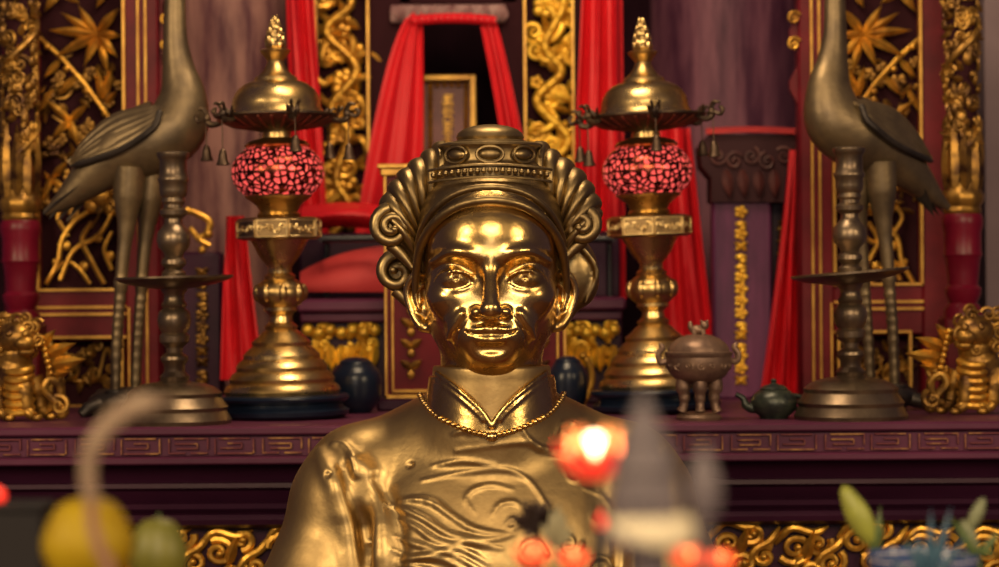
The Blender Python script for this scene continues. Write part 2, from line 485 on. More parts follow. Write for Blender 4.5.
# ------------------------------------------------------------------ carved folding screens at both sides
SYY = 0.97
def MX(px, side): return px if side < 0 else 960 - px
def carved_screen(side, label):
    us = U(SYY)
    cx = P(MX(85, side), 300, SYY).x
    root = thing('carved_screen', (cx, SYY + 0.03, AT), label, 'screen')
    def R4(name, m, x0, x1, y0, y1, Y, dep, b=0.003, lab=None, grp=None):
        xa, xb = P(MX(x0, side), 283, Y).x, P(MX(x1, side), 283, Y).x
        za, zb = Zc(y0, Y), max(Zc(y1, Y), AT)
        gg = grp or G()
        gg.box(((xa + xb) / 2, Y + dep / 2, (za + zb) / 2), (abs(xb - xa), dep, abs(za - zb)), b)
        return gg
    fr = G()
    for x0, x1, y0, y1 in ((4, 38, -60, 460), (125, 160, -60, 460)): R4('', '', x0, x1, y0, y1, SYY, 0.05, 0.004, grp=fr)
    for x0, x1, y0, y1 in ((36, 127, 286, 338), (36, 127, 403, 460), (36, 127, -60, -45)): R4('', '', x0, x1, y0, y1, SYY, 0.05, 0.004, grp=fr)
    part(fr, 'frame', 'red_lacquer', root)
    bk = R4('', '', 30, 130, -55, 440, SYY + 0.035, 0.012)
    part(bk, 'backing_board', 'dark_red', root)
    ln = G()
    yy = SYY - 0.004
    for x0, x1, y0, y1 in ((36, 39, -45, 288), (123, 126.5, -45, 288), (36, 126.5, 285.5, 288.5), (36, 126, 303, 306), (36, 126, 310, 313),
                           (138, 140.4, -45, 420), (145.5, 148, -45, 420), (48, 126, 333, 336), (48, 51, 336, 404), (120, 122.5, 336, 404), (48, 122, 402, 404), (127.5, 129.5, 305, 420)):
        R4('', '', x0, x1, y0, y1, yy, 0.012, 0.0012, grp=ln)
    part(ln, 'gilt_beading', 'gilt_line', root)
    # bamboo carving of the tall panel
    def pt(px, py, dy=0.0): return P(MX(px, side), py, SYY + 0.026 + dy)
    g = G()
    g.tube([pt(40, 38), pt(62, 58, -.006), pt(85, 84, -.006), pt(112, 122)], 2.6 * us, 7)
    for t in np.linspace(0.1, 0.9, 4):
        p = pt(40 + 72 * t, 38 + 84 * t, -0.006); g.ball(p, 3.4 * us, 8, 6)
    LV = [((98, 34), (48, 30), 10), ((98, 34), (56, 56), 10), ((96, 34), (78, 5), 9), ((98, 36), (84, 66), 9), ((98, 34), (118, 58), 9), ((98, 34), (122, 36), 9), ((98, 32), (119, 8), 10), ((96, 34), (60, 12), 8),
          ((104, 100), (96, 66), 8), ((104, 100), (112, 66), 8), ((104, 102), (106, 76), 7), ((60, 60), (44, 78), 7), ((76, 76), (58, 96), 8), ((104, 106), (118, 90), 7), ((90, 38), (70, 34), 7), ((100, 40), (108, 74), 8),
          ((60, -10), (44, 12), 9), ((60, -10), (80, 4), 9), ((108, -14), (96, 8), 9), ((70, 120), (46, 100), 8), ((70, 120), (52, 138), 8), ((70, 120), (88, 104), 8), ((70, 120), (78, 146), 8), ((100, 160), (84, 142), 7), ((100, 160), (118, 146), 7), ((100, 160), (112, 182), 7), ((52, 90), (40, 112), 7), ((52, 178), (68, 160), 7), ((52, 178), (42, 200), 7), ((52, 178), (70, 196), 7)]
    for a, b, wd in LV: g.leaf(pt(*a), pt(*b, -0.012), wd * us, 2.0 * us, (0, -1, 0), 0.06)
    part(g, 'bamboo_relief', 'gilt', root, 'gilt bamboo stem and leaves')
    rnd = random.Random(5 + side)
    g = G()
    for k in range(74):
        px, py = rnd.uniform(42, 119), rnd.uniform(60, 214)
        if rnd.random() < 0.5:
            n = 5; r = rnd.uniform(3.0, 5.0)
            for j in range(n):
                a = 2 * PI * j / n + rnd.random()
                g.ball(pt(px + r * math.cos(a), py + r * math.sin(a), -0.002), (r * 0.75 * us, 2 * us, r * 0.75 * us), 8, 6)
            g.ball(pt(px, py, -0.006), r * 0.5 * us, 8, 6)
        else:
            a = rnd.uniform(0, 6.28); L = rnd.uniform(9, 18)
            g.leaf(pt(px, py, 0.002), pt(px + L * math.cos(a), py + L * math.sin(a), -0.006), rnd.uniform(4, 7) * us, 1.6 * us)
    for k in range(12):
        px, py = rnd.uniform(46, 115), rnd.uniform(70, 210); a = rnd.uniform(0, 6.28)
        g.tube(spline([pt(px, py, 0.006), pt(px + 12 * math.cos(a), py + 12 * math.sin(a)), pt(px + 26 * math.cos(a + .5), py + 26 * math.sin(a + .5), .006)], 9), 1.5 * us, 6)
    part(g, 'flower_relief', 'gilt_dark', root, 'aged gilt flower and twig carving')
    g = G()
    for pts, r in (([(46, 284), (58, 262), (62, 240), (74, 222), (88, 212)], 2.6), ([(60, 280), (74, 250), (98, 236), (112, 214)], 2.4), ([(104, 284), (92, 262), (82, 240), (92, 222)], 2.6), ([(112, 270), (104, 250), (112, 232)], 2.2), ([(68, 236), (58, 218), (64, 206)], 2.2), ([(90, 284), (78, 268), (66, 262), (54, 272)], 2.0)):
        g.tube(spline([pt(*q, -0.004) for q in pts], 14), r * us, 7)
    for px, py, r in ((100, 196, 12), (112, 208, 9), (92, 206, 8), (66, 246, 5), (98, 238, 5), (84, 266, 5), (56, 262, 4), (110, 256, 5)):
        g.ball(pt(px, py), (r * us, r * 0.5 * us, r * us), 12, 8)
    part(g, 'fruit_branch_relief', 'gilt', root, 'gilt bent branches with round fruit')
    g = G()
    for k in range(34):
        px, py = rnd.uniform(54, 118), rnd.uniform(344, 384); a = rnd.uniform(0, 6.28)
        if k % 3: g.leaf(pt(px, py, .002), pt(px + 14 * math.cos(a), py + 14 * math.sin(a), -.004), 6 * us, 1.6 * us)
        else: g.spiral(pt(px, py), 5.5 * us, 1.3, 1.6 * us, 1 if k % 2 else -1, a)
    g.tube(spline([pt(52 + 11 * q, 364 + 16 * (-1) ** q, .004) for q in range(7)], 40), 2 * us, 7)
    part(g, 'lower_relief', 'gilt_dark', root, 'dark gilt carving of the low panel')
    g = G()      # scalloped bracket on the shrine side
    out = [(159, -40)] + [(159 + 6 + 5 * math.sin(k * 1.05), -30 + k * 8.5) for k in range(16)] + [(159, 108)]
    g.prism([(P(MX(a, side), b, SYY).x, P(MX(a, side), b, SYY).z) for a, b in out], SYY + 0.008, SYY + 0.028)
    part(g, 'scalloped_bracket', 'red_lacquer', root)
    g = G()
    for py in (-12, 18, 44):
        g.spiral(P(MX(166, side), py, SYY), 7 * us, 1.4, 1.8 * us, side, 0.5); part(g, 'bracket_scroll', 'gilt', root); g = G()
    return root
carved_screen(-1, 'red lacquered screen with gilt bamboo panel behind the left crane')
carved_screen(1, 'red lacquered screen with gilt bamboo panel behind the right crane')

# ------------------------------------------------------------------ dragon-carved posts at the outer ends
def dragon_post(cx, Y, label, side):
    u = U(Y)
    ax = P(cx, 283, Y).x
    root = thing('dragon_post', (ax, Y, AT), label, 'post')
    yb = 216
    g = G(); g.lathe([(15 * u, Zc(208, Y)), (15 * u, Zc(-60, Y))], (ax, Y, 0), 24); part(g, 'post_core', 'dark_red', root)
    rnd = random.Random(8 + side); g = G()
    for k in range(170):
        a = rnd.uniform(PI, 2 * PI) if k % 4 else rnd.uniform(0, PI)
        py = rnd.uniform(-40, 150)
        rad = Matrix.Rotation(a + PI / 2, 4, 'Z')
        c = Vector((ax + 15.5 * u * math.cos(a), Y + 15.5 * u * math.sin(a), Zc(py, Y)))
        gg = G()
        if k % 3 == 0: gg.spiral((0, 0, 0), rnd.uniform(6, 9) * u, 1.5, 2.4 * u, rnd.choice((1, -1)), rnd.uniform(0, 6.28))
        elif k % 3 == 1:
            b = rnd.uniform(0, 6.28); gg.leaf((0, 0.002, 0), (13 * u * math.cos(b), -3 * u, 13 * u * math.sin(b)), 7 * u, 2.2 * u)
        else: gg.ball((0, 0, 0), (rnd.uniform(3, 6) * u, 4 * u, rnd.uniform(4, 9) * u), 10, 7)
        gg.xform(Matrix.Translation(c) @ rad); g.add(gg.v, gg.f)
    part(g, 'dragon_relief', 'gilt_dark', root, 'aged gilt dragon and cloud carving')
    g = G()
    bd = [(15.5 * u * 1.1 * math.cos(q), 15.5 * u * 1.1 * math.sin(q), Zc(150 - 16 * (q + 1.5), Y)) for q in np.linspace(-1.5, 10.5, 70)]
    g.tube([(ax + a, Y + b, z) for a, b, z in bd], [3.6 * u] * 69 + [1 * u], 9)
    part(g, 'dragon_body', 'gilt_dark', root, 'coiled gilt dragon body')
    g = G()
    for k in range(9):
        a = 2 * PI * k / 9 - PI / 2
        c = Vector((ax + 16 * u * math.cos(a), Y + 16 * u * math.sin(a), Zc(196, Y)))
        nrm = (math.cos(a), math.sin(a), 0)
        g.leaf(c, c + Vector((-1 * u * math.cos(a), -1 * u * math.sin(a), (60 if k % 2 else 76) * u)), 13 * u, 2.0 * u, nrm, 0.03, 12)
    part(g, 'upright_leaf', 'gilt_dark', root, 'tall gilt leaves')
    g = G(); g.lathe([(q * u, Zc(z, Y)) for q, z in ((17, 218), (19, 214), (17.5, 210), (21, 204), (21.5, 199), (19, 194), (17, 190), (17, 186))], (ax, Y, 0), 32, flute=10, fd=0.03)
    part(g, 'lotus_collar', 'gilt_dark', root)
    g = G(); g.lathe([(q * u, Zc(z, Y)) for q, z in ((20, 322), (19, 312), (14, 306), (17.5, 298), (18.5, 292), (15, 288), (16, 276), (17.5, 262), (19.5, 258), (18.5, 254), (18.5, 236), (20.5, 228), (20.5, 222), (18.5, 217))], (ax, Y, 0), 36)
    part(g, 'turned_section', 'red_turned', root, 'crimson turned section')
    g = G(); z1 = Zc(320, Y); g.box((ax, Y, (AT + z1) / 2), (44 * u, 44 * u, z1 - AT), 0.004); part(g, 'pedestal', 'red_lacquer', root)
    return root
dragon_post(21, 0.84, 'gilt dragon-carved post with a crimson turned foot at the left edge', -1)
dragon_post(963, 0.84, 'gilt dragon-carved post with a crimson turned foot at the right edge', 1)

# ------------------------------------------------------------------ big round timber posts and couplet boards
def timber(cx, r, m, label):
    Y = 1.42; u = U(Y); c = P(cx, 283, Y)
    g = G(); g.lathe([(r * u, AT), (r * u, 2.35)], (c.x, Y, 0), 56)
    solo(g, 'timber_column', m, (c.x, Y, AT), label, 'column')
timber(230, 63, 'wood_left', 'mauve round timber column, painted in its lit tone, behind the left brass lamp')
timber(728, 76, 'wood_right', 'dark plum round timber column behind the right brass lamp')

def glyph(g, cx, cz, Y, s, seed, t=0.10):
    """brush-like strokes raised on a board"""
    rnd = random.Random(seed)
    for k in range(rnd.choice((3, 4))):
        zz = cz + s * (0.42 - 0.28 * k + rnd.uniform(-.04, .04)); wd = s * rnd.uniform(0.5, 0.9)
        g.box((cx + s * rnd.uniform(-.05, .05), Y, zz), (wd, 0.004, s * t), 0.0008)
    for k in range(rnd.choice((1, 2))):
        g.box((cx + s * rnd.uniform(-.22, .22), Y, cz + s * rnd.uniform(-.1, .1)), (s * t, 0.0036, s * rnd.uniform(0.5, 0.95)), 0.0008)
    for sg in (-1, 1):
        g.tube([(cx + sg * s * .06, Y, cz - s * .08), (cx + sg * s * .24, Y, cz - s * .28), (cx + sg * s * .44, Y, cz - s * .42)], [s * t * .6, s * t * .55, s * t * .25], 6)

def couplet_board(cx, hw, ytop, ybot, Y, label, sidecx, capital, seed, gm='yellow_gilt', bm='purple'):
    u = U(Y); c = P(cx, 283, Y)
    root = thing('couplet_board', (c.x, Y, AT), label, 'board')
    z1 = Zc(ytop, Y)
    g = G(); g.box((c.x, Y, (z1 + AT) / 2), (2 * hw * u, 0.05, z1 - AT), 0.004); part(g, 'board', bm, root)
    g = G(); rnd = random.Random(seed)
    py = ytop + 22
    while py < ybot:
        p = P(cx, py, Y - 0.028)
        k = rnd.choice((0, 1, 2))
        if k == 0:
            for a in range(5): g.ball(p + Vector((4.2 * u * math.cos(a * 1.257), 0, 4.2 * u * math.sin(a * 1.257))), (2.9 * u, 2.4 * u, 2.9 * u), 8, 6)
            g.ball(p + Vector((0, -2 * u, 0)), 2.4 * u, 8, 6); py += 12
        elif k == 1:
            g.ball(p, (6.0 * u, 3 * u, 3.4 * u), 10, 7); g.ball(p + Vector((2 * u, -.001, -4 * u)), (3.6 * u, 2.6 * u, 2.6 * u), 8, 6); py += 10
        else:
            for sg in (-1, 1): g.leaf(p, p + Vector((sg * 7 * u, 0, 4 * u)), 5 * u, 2 * u); g.leaf(p, p + Vector((sg * 6 * u, 0, -5 * u)), 5 * u, 2 * u)
            g.ball(p, 2.6 * u, 8, 6); py += 11
    part(g, 'gilt_garland', gm, root, 'vertical gilt garland')
    # the board's turned-back wing with its own beading
    sgn = 1 if sidecx > cx else -1
    xs = P(sidecx, 283, Y + 0.03).x
    g = G(); g.box((xs, Y + 0.05, (Zc(ytop + 14, Y) + AT) / 2), (20 * u, 0.03, Zc(ytop + 14, Y) - AT), 0.003); part(g, 'side_board', 'plum_dark', root)
    g = G()
    for q in [k for k in range(22) if Zc(ytop + 38 + k * 6.2, Y) > AT + .002]: g.ball((xs, Y + 0.034, Zc(ytop + 34 + q * 6.2, Y)), ((2.6 + 1.4 * (q % 2)) * u, 2.4 * u, 2.8 * u), 8, 6)
    part(g, 'side_beading', 'gilt_dark', root)
    if capital:
        x0, x1, y0, y1 = capital
        g = G(); w2 = (x1 - x0) / 2; cc = (x0 + x1) / 2
        out = [(x0 + 10, y0), (x1 - 8, y0), (x1, y0 + 14), (x1 - 4, y0 + 30), (x1 - 16, y0 + 42), (x1 - 18, y1), (x0 + 12, y1), (x0 + 12, y0 + 44), (x0 + 2, y0 + 32), (x0, y0 + 12)]
        g.prism([(P(a, b, Y - 0.04).x, P(a, b, Y - 0.04).z) for a, b in out], Y - 0.035, Y + 0.055)
        part(g, 'capital', 'capital_wood', root)
        g = G()
        for k in range(5):
            g.spiral(P(x0 + 18 + k * (2 * w2 - 36) / 4, y0 + 22 + 5 * (k % 2), Y - 0.037), 9 * u, 1.5, 2.0 * u, 1 if k % 2 else -1, 0.6 * k)
        for k in range(4): g.leaf(P(x0 + 26 + k * 16, y0 + 36, Y - .035), P(x0 + 30 + k * 15, y1 - 4, Y - .045), 11 * u, 2 * u)
        part(g, 'capital_relief', 'capital_carving', root)
    return root
M['capital_carving'] = mat('dark_plum_carving', (0.085, 0.022, 0.020), 0.1, 0.5, (0.035, 0.010, 0.013), 30, 0.2, 60)
M['capital_wood'] = mat('dark_capital_wood', (0.030, 0.008, 0.012), 0.0, 0.7, spec=0.2)
couplet_board(741, 29, 190, 388, 1.09, 'purple board with a vertical yellow garland, left of the right crane', 781, (700, 802, 134, 202), 4)
couplet_board(202, 21, 250, 392, 1.02, 'narrow purple board with gilt beading behind the left candlestick', 188, None, 6, 'gilt_dark', 'plum_dark')
# gilt hook ornament on top of the left board
g = G(); Y = 1.0; u = U(Y)
g.tube(spline([P(186, 210, Y), P(198, 214, Y), P(210, 222, Y), P(206, 234, Y), P(196, 238, Y)], 12), [3.6 * u] * 8 + [3 * u] * 4, 9)
g.tube(spline([P(190, 228, Y), P(200, 240, Y), P(210, 246, Y)], 8), [3 * u] * 8, 9); g.ball(P(208, 234, Y), 5 * u); g.ball(P(202, 250, Y), 4 * u)
c = P(200, 252, Y + 0.02)
solo(g, 'gilt_finial', 'gilt', (c.x, Y, c.z), 'gilt hooked finial on top of the board beside the left candlestick', 'finial')

# ------------------------------------------------------------------ the central shrine
SHY = 1.24
us = U(SHY)
sh0 = P(460, 283, SHY)
shrine = thing('shrine_cabinet', (sh0.x, SHY, AT), 'tall carved shrine cabinet with gilt dragon panels round a dark niche, behind the statue', 'shrine')
def slab(g, x0, x1, y0, y1, Y, dep, b=0.003):
    a, bq = P(x0, 283, Y).x, P(x1, 283, Y).x; za, zb = Zc(y0, Y), max(Zc(y1, Y), AT)
    g.box(((a + bq) / 2, Y + dep / 2, (za + zb) / 2), (bq - a, dep, za - zb), b); return g
g = G()
slab(g, 306, 320, -60, 460, SHY - .01, 0.06); slab(g, 366, 414, -60, 460, SHY, 0.06); slab(g, 502, 528, -60, 460, SHY, 0.06); slab(g, 574, 588, -60, 460, SHY - .01, 0.06); slab(g, 400, 520, -60, 4, SHY, 0.06)
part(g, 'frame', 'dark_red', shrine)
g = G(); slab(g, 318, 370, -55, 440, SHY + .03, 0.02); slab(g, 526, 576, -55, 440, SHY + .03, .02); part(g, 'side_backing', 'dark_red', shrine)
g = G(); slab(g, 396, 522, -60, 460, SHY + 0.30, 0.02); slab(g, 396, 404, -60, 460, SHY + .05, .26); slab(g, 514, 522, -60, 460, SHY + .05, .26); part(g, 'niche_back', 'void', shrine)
g = G(); slab(g, 392, 508, 4, 22, SHY - 0.012, 0.03)
for k in range(7): g.leaf(P(398 + k * 17, 20, SHY - .014), P(402 + k * 17, 4, SHY - .02), 14 * us, 2 * us)
M['lintel'] = mat('faded_lilac_carving', (0.34, 0.20, 0.20), 0.0, 0.6, (0.17, 0.07, 0.08), 40, 0.3, 60)
part(g, 'niche_lintel', 'lintel', shrine, 'faded lilac carved lintel')
def dragon_panel(x0, x1, y0, y1, seed):
    rnd = random.Random(seed); g = G(); Y = SHY + 0.012
    n = int((x1 - x0) * (y1 - y0) / 210)
    for k in range(n):
        px, py = rnd.uniform(x0 + 6, x1 - 6), rnd.uniform(y0, y1)
        a = rnd.uniform(0, 6.28)
        t = k % 4
        if t == 0: g.spiral(P(px, py, Y), rnd.uniform(8, 13) * us, 1.5, rnd.uniform(2.6, 3.6) * us, rnd.choice((1, -1)), a)
        elif t == 1:
            L = rnd.uniform(14, 24); g.leaf(P(px, py, Y + .006), P(px + L * math.cos(a), py + L * math.sin(a), Y - .01), rnd.uniform(7, 11) * us, 2.6 * us)
        elif t == 2:
            r = rnd.uniform(4, 7)
            for j in range(5): g.ball(P(px + r * math.cos(j * 1.257), py + r * math.sin(j * 1.257), Y), (r * .8 * us, r * .6 * us, r * .8 * us), 8, 6)
        else:
            g.tube(spline([P(px, py, Y + .01), P(px + 14 * math.cos(a), py + 14 * math.sin(a), Y - .006), P(px + 22 * math.cos(a + .9), py + 22 * math.sin(a + .9), Y - .004), P(px + 22 * math.cos(a + 1.7), py + 22 * math.sin(a + 1.7), Y + .01)], 12), [2 * us] + [4 * us] * 9 + [2.6 * us, 1.4 * us], 8)
    # the dragon's own winding body
    xs = np.linspace(y0, y1, 9); mid = (x0 + x1) / 2
    pts = spline([P(mid + (1 if i % 2 else -1) * rnd.uniform(4, 18), q + rnd.uniform(-8, 8), Y - .008) for i, q in enumerate(xs)], 60)
    g.tube(pts, [4.6 * us] * 59 + [2 * us], 10)
    for p in pts[::2]: g.ball(p + Vector((0, -3.4 * us, 0)), 2.2 * us, 7, 5)
    part(g, 'dragon_panel', 'yellow_gilt' if seed == 2 else 'gilt', shrine, 'gilt carved dragon and cloud panel')
dragon_panel(314, 370, -30, 240, 1)
dragon_panel(524, 580, -30, 240, 2)
g = G()
for x0, x1, y0, y1 in ((316, 319, -55, 300), (368, 371, -55, 300), (525, 528, -55, 300), (573, 576, -55, 300)): slab(g, x0, x1, y0, y1, SHY - .014, .016, .001)
part(g, 'gilt_beading', 'gilt_line', shrine)
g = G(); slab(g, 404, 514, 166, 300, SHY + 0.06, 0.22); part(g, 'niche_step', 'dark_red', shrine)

# spirit tablet inside the niche
TY = SHY + 0.14; ut = U(TY)
tb = P(448, 166, TY)
zb = Zc(166, SHY + 0.06)
tab = thing('spirit_tablet', (tb.x, TY, zb), 'gilt-framed ancestor tablet with a mauve centre inside the red-draped niche', 'tablet')
g = G(); slab(g, 422, 474, 82, 164, TY, 0.02)
part(g, 'panel', 'mauve_panel', tab)
g = G()
for x0, x1, y0, y1 in ((419, 425.5, 74, 165.5), (471, 477.5, 74, 165.5), (425, 472, 74, 80)): slab(g, x0, x1, y0, y1, TY - .012, .03, .002)
part(g, 'outer_frame', 'gilt_line', tab)
g = G()
for q in range(14):
    for px in (430.5, 466): g.leaf(P(px, 168 - q * 6, TY - .004), P(px, 160 - q * 6, TY - .01), 5.2 * ut, 1.5 * ut)
for q in range(6): g.leaf(P(428 + q * 7, 85, TY - .004), P(434 + q * 7, 85, TY - .01), 5 * ut, 1.5 * ut)
part(g, 'leaf_border', 'gilt', tab)
g = G()
for q in range(5): c = P(448, 101 + q * 13.5, TY - .004); glyph(g, c.x, c.z, c.y, 14 * ut, 20 + q, .13)
part(g, 'inscription', 'gilt_line', tab, 'column of gilt brush characters')

# red cloth over the niche: gathered at the lintel and hanging at both sides
g = G()
def drape_l(u_, v):
    top = (418, 20); 
    xo = 414 - 68 * v ** 0.55; xi = 421 + 5 * math.sin(v * 3) - 6 * v
    px = lerp(xo, xi, u_); py = lerp(12 + 10 * (1 - u_) * 0, 300, v)
    f = math.sin(u_ * 8 + v * 1.6) * (0.004 + 0.013 * v) + 0.003 * math.sin(u_ * 21 + 2 + v * 3)
    return P(px, py + 6 * math.sin(u_ * 3), SHY - 0.045 + f)
g.sheet(drape_l, 36, 40, 0.003)
def drape_r(u_, v):
    xi = lerp(482, 506, v) + 8 * math.sin(v * 2.5); xo = lerp(494, 540, v ** 0.85)
    px = lerp(xi, xo, u_); py = lerp(20 + 6 * (1 - u_), 240, v)
    f = math.sin(u_ * 9 + v) * (0.004 + 0.008 * v)
    return P(px, py, SHY - 0.045 + f)
g.sheet(drape_r, 26, 36, 0.003)
def drape_t(u_, v):
    px = lerp(412, 496, u_); py = lerp(13, 23, v) + 3 * (2 * u_ - 1) ** 2
    return P(px, py, SHY - 0.05 - 0.006 * math.sin(v * PI) + 0.003 * math.sin(u_ * 40))
g.sheet(drape_t, 40, 6, 0.004)
c = P(455, 16, SHY - .05)
solo(g, 'niche_drape', 'red_silk', (c.x, SHY - .05, c.z), 'red silk cloth draped over and down both sides of the shrine niche', 'drape', None, 60)

def curtain(x0t, x1t, x0b, x1b, yt, yb, Y, folds, label, seed, amp=0.010):
    rnd = random.Random(seed); ph = rnd.uniform(0, 6)
    def fn(u_, v):
        a = lerp(x0t, x0b, v ** 1.2); b = lerp(x1t, x1b, v ** 1.2)
        f = math.sin(u_ * folds * 2 * PI + ph + v * 1.5) * amp + amp * 0.45 * math.sin(u_ * folds * 4.3 * PI + ph * 2 - v * 2.2)
        q = P(lerp(a, b, u_), lerp(yt, yb, v), Y + f)
        q.z = max(q.z, AT + 0.004); return q
    g = G(); g.sheet(fn, int(folds * 14) + 6, 40, 0.003)
    c = P((x0t + x1t) / 2, yt, Y)
    solo(g, 'curtain', 'red_silk', (c.x, Y, c.z), label, 'curtain', None, 60)
curtain(286, 311, 300, 330, -30, 250, 1.16, 1.6, 'narrow red curtain strip between the mauve column and gilt panel, behind the left lamp top', 1)
curtain(584, 622, 568, 626, -30, 300, 1.16, 2.2, 'long red curtain hanging between the gilt panel and the right lamp', 2)
curtain(656, 690, 656, 714, 128, 352, 1.12, 2.0, 'red curtain hanging beside the purple board, behind the right lamp', 3)
curtain(789, 798, 760, 798, 150, 396, 1.036, 2.2, 'red cloth falling between the purple garland board and right crane', 4)
curtain(226, 244, 222, 262, 216, 380, 0.95, 1.7, 'red cloth hanging low between the left candlestick and left lamp', 5, 0.008)
# red cloth edge lying over the capital
g = G()
g.sheet(lambda a, v: P(lerp(706, 796, a), lerp(134.2, 134.6, v) - 3.5 * math.sin(PI * v) - 2.0 * math.sin(PI * a), lerp(1.046, 1.15, v)), 30, 8, 0.004)
c = P(750, 134, 1.02); solo(g, 'capital_cloth', 'red_cushion', tuple(c), 'flat red cloth laid over the dark carved capital of the purple board', 'cloth', None, 60)

# ------------------------------------------------------------------ throne with red cushions and the low inner table
TY = 1.08; uq = U(TY)
z0 = Zc(298, 0.93)
itab = thing('offering_table', (P(460, 300, 0.95).x, 0.95, AT), 'low plum offering table with bright gilt apron carving behind the statue', 'table')
g = G(); slab(g, 296, 626, 298, 311, 0.93, 0.24, 0.005); slab(g, 300, 622, 311, 321, 0.945, 0.2, 0.003); part(g, 'table_top', 'plum', itab)
g = G(); slab(g, 300, 622, 320, 440, 0.965, 0.17, 0.003); part(g, 'table_body', 'plum_dark', itab)
def apron(x0, x1, seed):
    rnd = random.Random(seed); g = G(); u = U(.95)
    for k in range(26):
        px, py = rnd.uniform(x0 + 5, x1 - 5), rnd.uniform(324, 362); a = rnd.uniform(0, 6.28)
        if k % 3 == 0: g.spiral(P(px, py, .958), rnd.uniform(6, 9) * u, 1.4, 2.8 * u, rnd.choice((1, -1)), a)
        elif k % 3 == 1: g.ball(P(px, py, .957), (rnd.uniform(4, 8) * u, 4 * u, rnd.uniform(3, 5) * u), 10, 7)
        else: g.leaf(P(px, py, .96), P(px + rnd.uniform(-16, 16), py + rnd.uniform(8, 14), .945), 8 * u, 2.6 * u)
    for k in range(7):
        px = lerp(x0 + 6, x1 - 6, k / 6)
        g.ball(P(px, 330 + 3 * (k % 2), .952), 6.5 * u, 10, 7); g.leaf(P(px, 345, .955), P(px + rnd.uniform(-6, 6), 372, .945), 11 * u, 3 * u)
    return g
part(apron(302, 381, 3), 'apron_carving', 'yellow_gilt', itab, 'bright yellow gilt carving')
part(apron(552, 620, 4), 'apron_carving', 'yellow_gilt', itab, 'bright yellow gilt carving')
zt = z0
throne = thing('cushioned_throne', (P(460, 290, 1.05).x, 1.05, zt), 'red cushioned throne with black arm rails on the inner table, behind the statue\'s head', 'throne')
g = G()
def cush(u_, v):
    px = lerp(302, 388, u_); 
    return P(px, lerp(207, 232, v) - 5 * math.sin(u_ * PI) , 1.07 - 0.045 * math.sin(PI * v) * (0.6 + .4 * math.sin(PI * u_)))
g.sheet(cush, 24, 12, 0.012); part(g, 'upper_cushion', 'red_silk', throne)
g = G()
g.sheet(lambda a, v: P(lerp(300, 390, a), lerp(246 + 26 * (1 - a) ** 2, 292, v), 1.07 - 0.06 * math.sin(PI * (0.15 + .85 * v) * .6) * (0.7 + .3 * math.sin(PI * a))), 24, 14, 0.014)
part(g, 'lower_cushion', 'red_cushion', throne)
g = G(); a, b = P(322, 239, 1.0), P(384, 238, 1.0); g.tube([a, (a + b) / 2, b], 4 * U(1.0), 10); g.tube([a, a + Vector((0, .1, 0)), a + Vector((0, .1, -0.002)), Vector((a.x, a.y + .1, zt))], 3.4 * U(1.0), 10)
part(g, 'arm_rail', 'black', throne)
g = G(); a, b = P(560, 239, 1.0), P(612, 239, 1.0); g.tube([a, (a + b) / 2, b], 4 * U(1.0), 10); g.tube([b, b + Vector((0, .1, 0)), b + Vector((0, .1, -0.002)), Vector((b.x, b.y + .1, zt))], 3.4 * U(1.0), 10)
part(g, 'arm_rail', 'black', throne)
g = G(); slab(g, 300, 620, 232, 297.9, 1.13, 0.02); part(g, 'back_board', 'plum_dark', throne)

# tall tablet on its own stand just behind the statue
BY = 0.80; ub = U(BY)
cb = P(474, 280, BY)
bt = thing('offering_tablet', (cb.x, BY, AT), 'upright plum tablet with gilt cornice and gilt border directly behind the statue', 'tablet')
g = G(); slab(g, 384, 566, 172, 398, BY, 0.04); part(g, 'panel', 'red_lacquer', bt)
g = G(); slab(g, 378, 572, 163, 167.5, BY - .014, .066, .002); slab(g, 381, 569, 167, 175, BY - .008, .055, .002); part(g, 'cornice', 'gilt_line', bt)
g = G(); slab(g, 376, 574, 398, 460, BY - .02, .07, .003); part(g, 'stand', 'plum_dark', bt)
g = G()
for x0, x1, y0, y1 in ((384, 387, 175, 398), (391, 393.5, 182, 392), (563, 566, 175, 398), (556, 558.5, 182, 392), (384, 566, 394, 398), (391, 558, 389, 392), (391, 558, 181, 184)): slab(g, x0, x1, y0, y1, BY - .006, .01, .001)
part(g, 'gilt_beading', 'gilt_line', bt)
g = G()
for px in (411, 539):
    g = G()
    for q in range(9):
        for sg in (-1, 1): g.leaf(P(px, 200 + q * 21, BY - .003), P(px + sg * 11, 192 + q * 21, BY - .008), 8 * ub, 1.6 * ub)
        g.ball(P(px, 206 + q * 21, BY - .003), (4 * ub, 2 * ub, 5 * ub), 8, 6)
    part(g, 'leaf_relief', 'gilt_dark', bt)
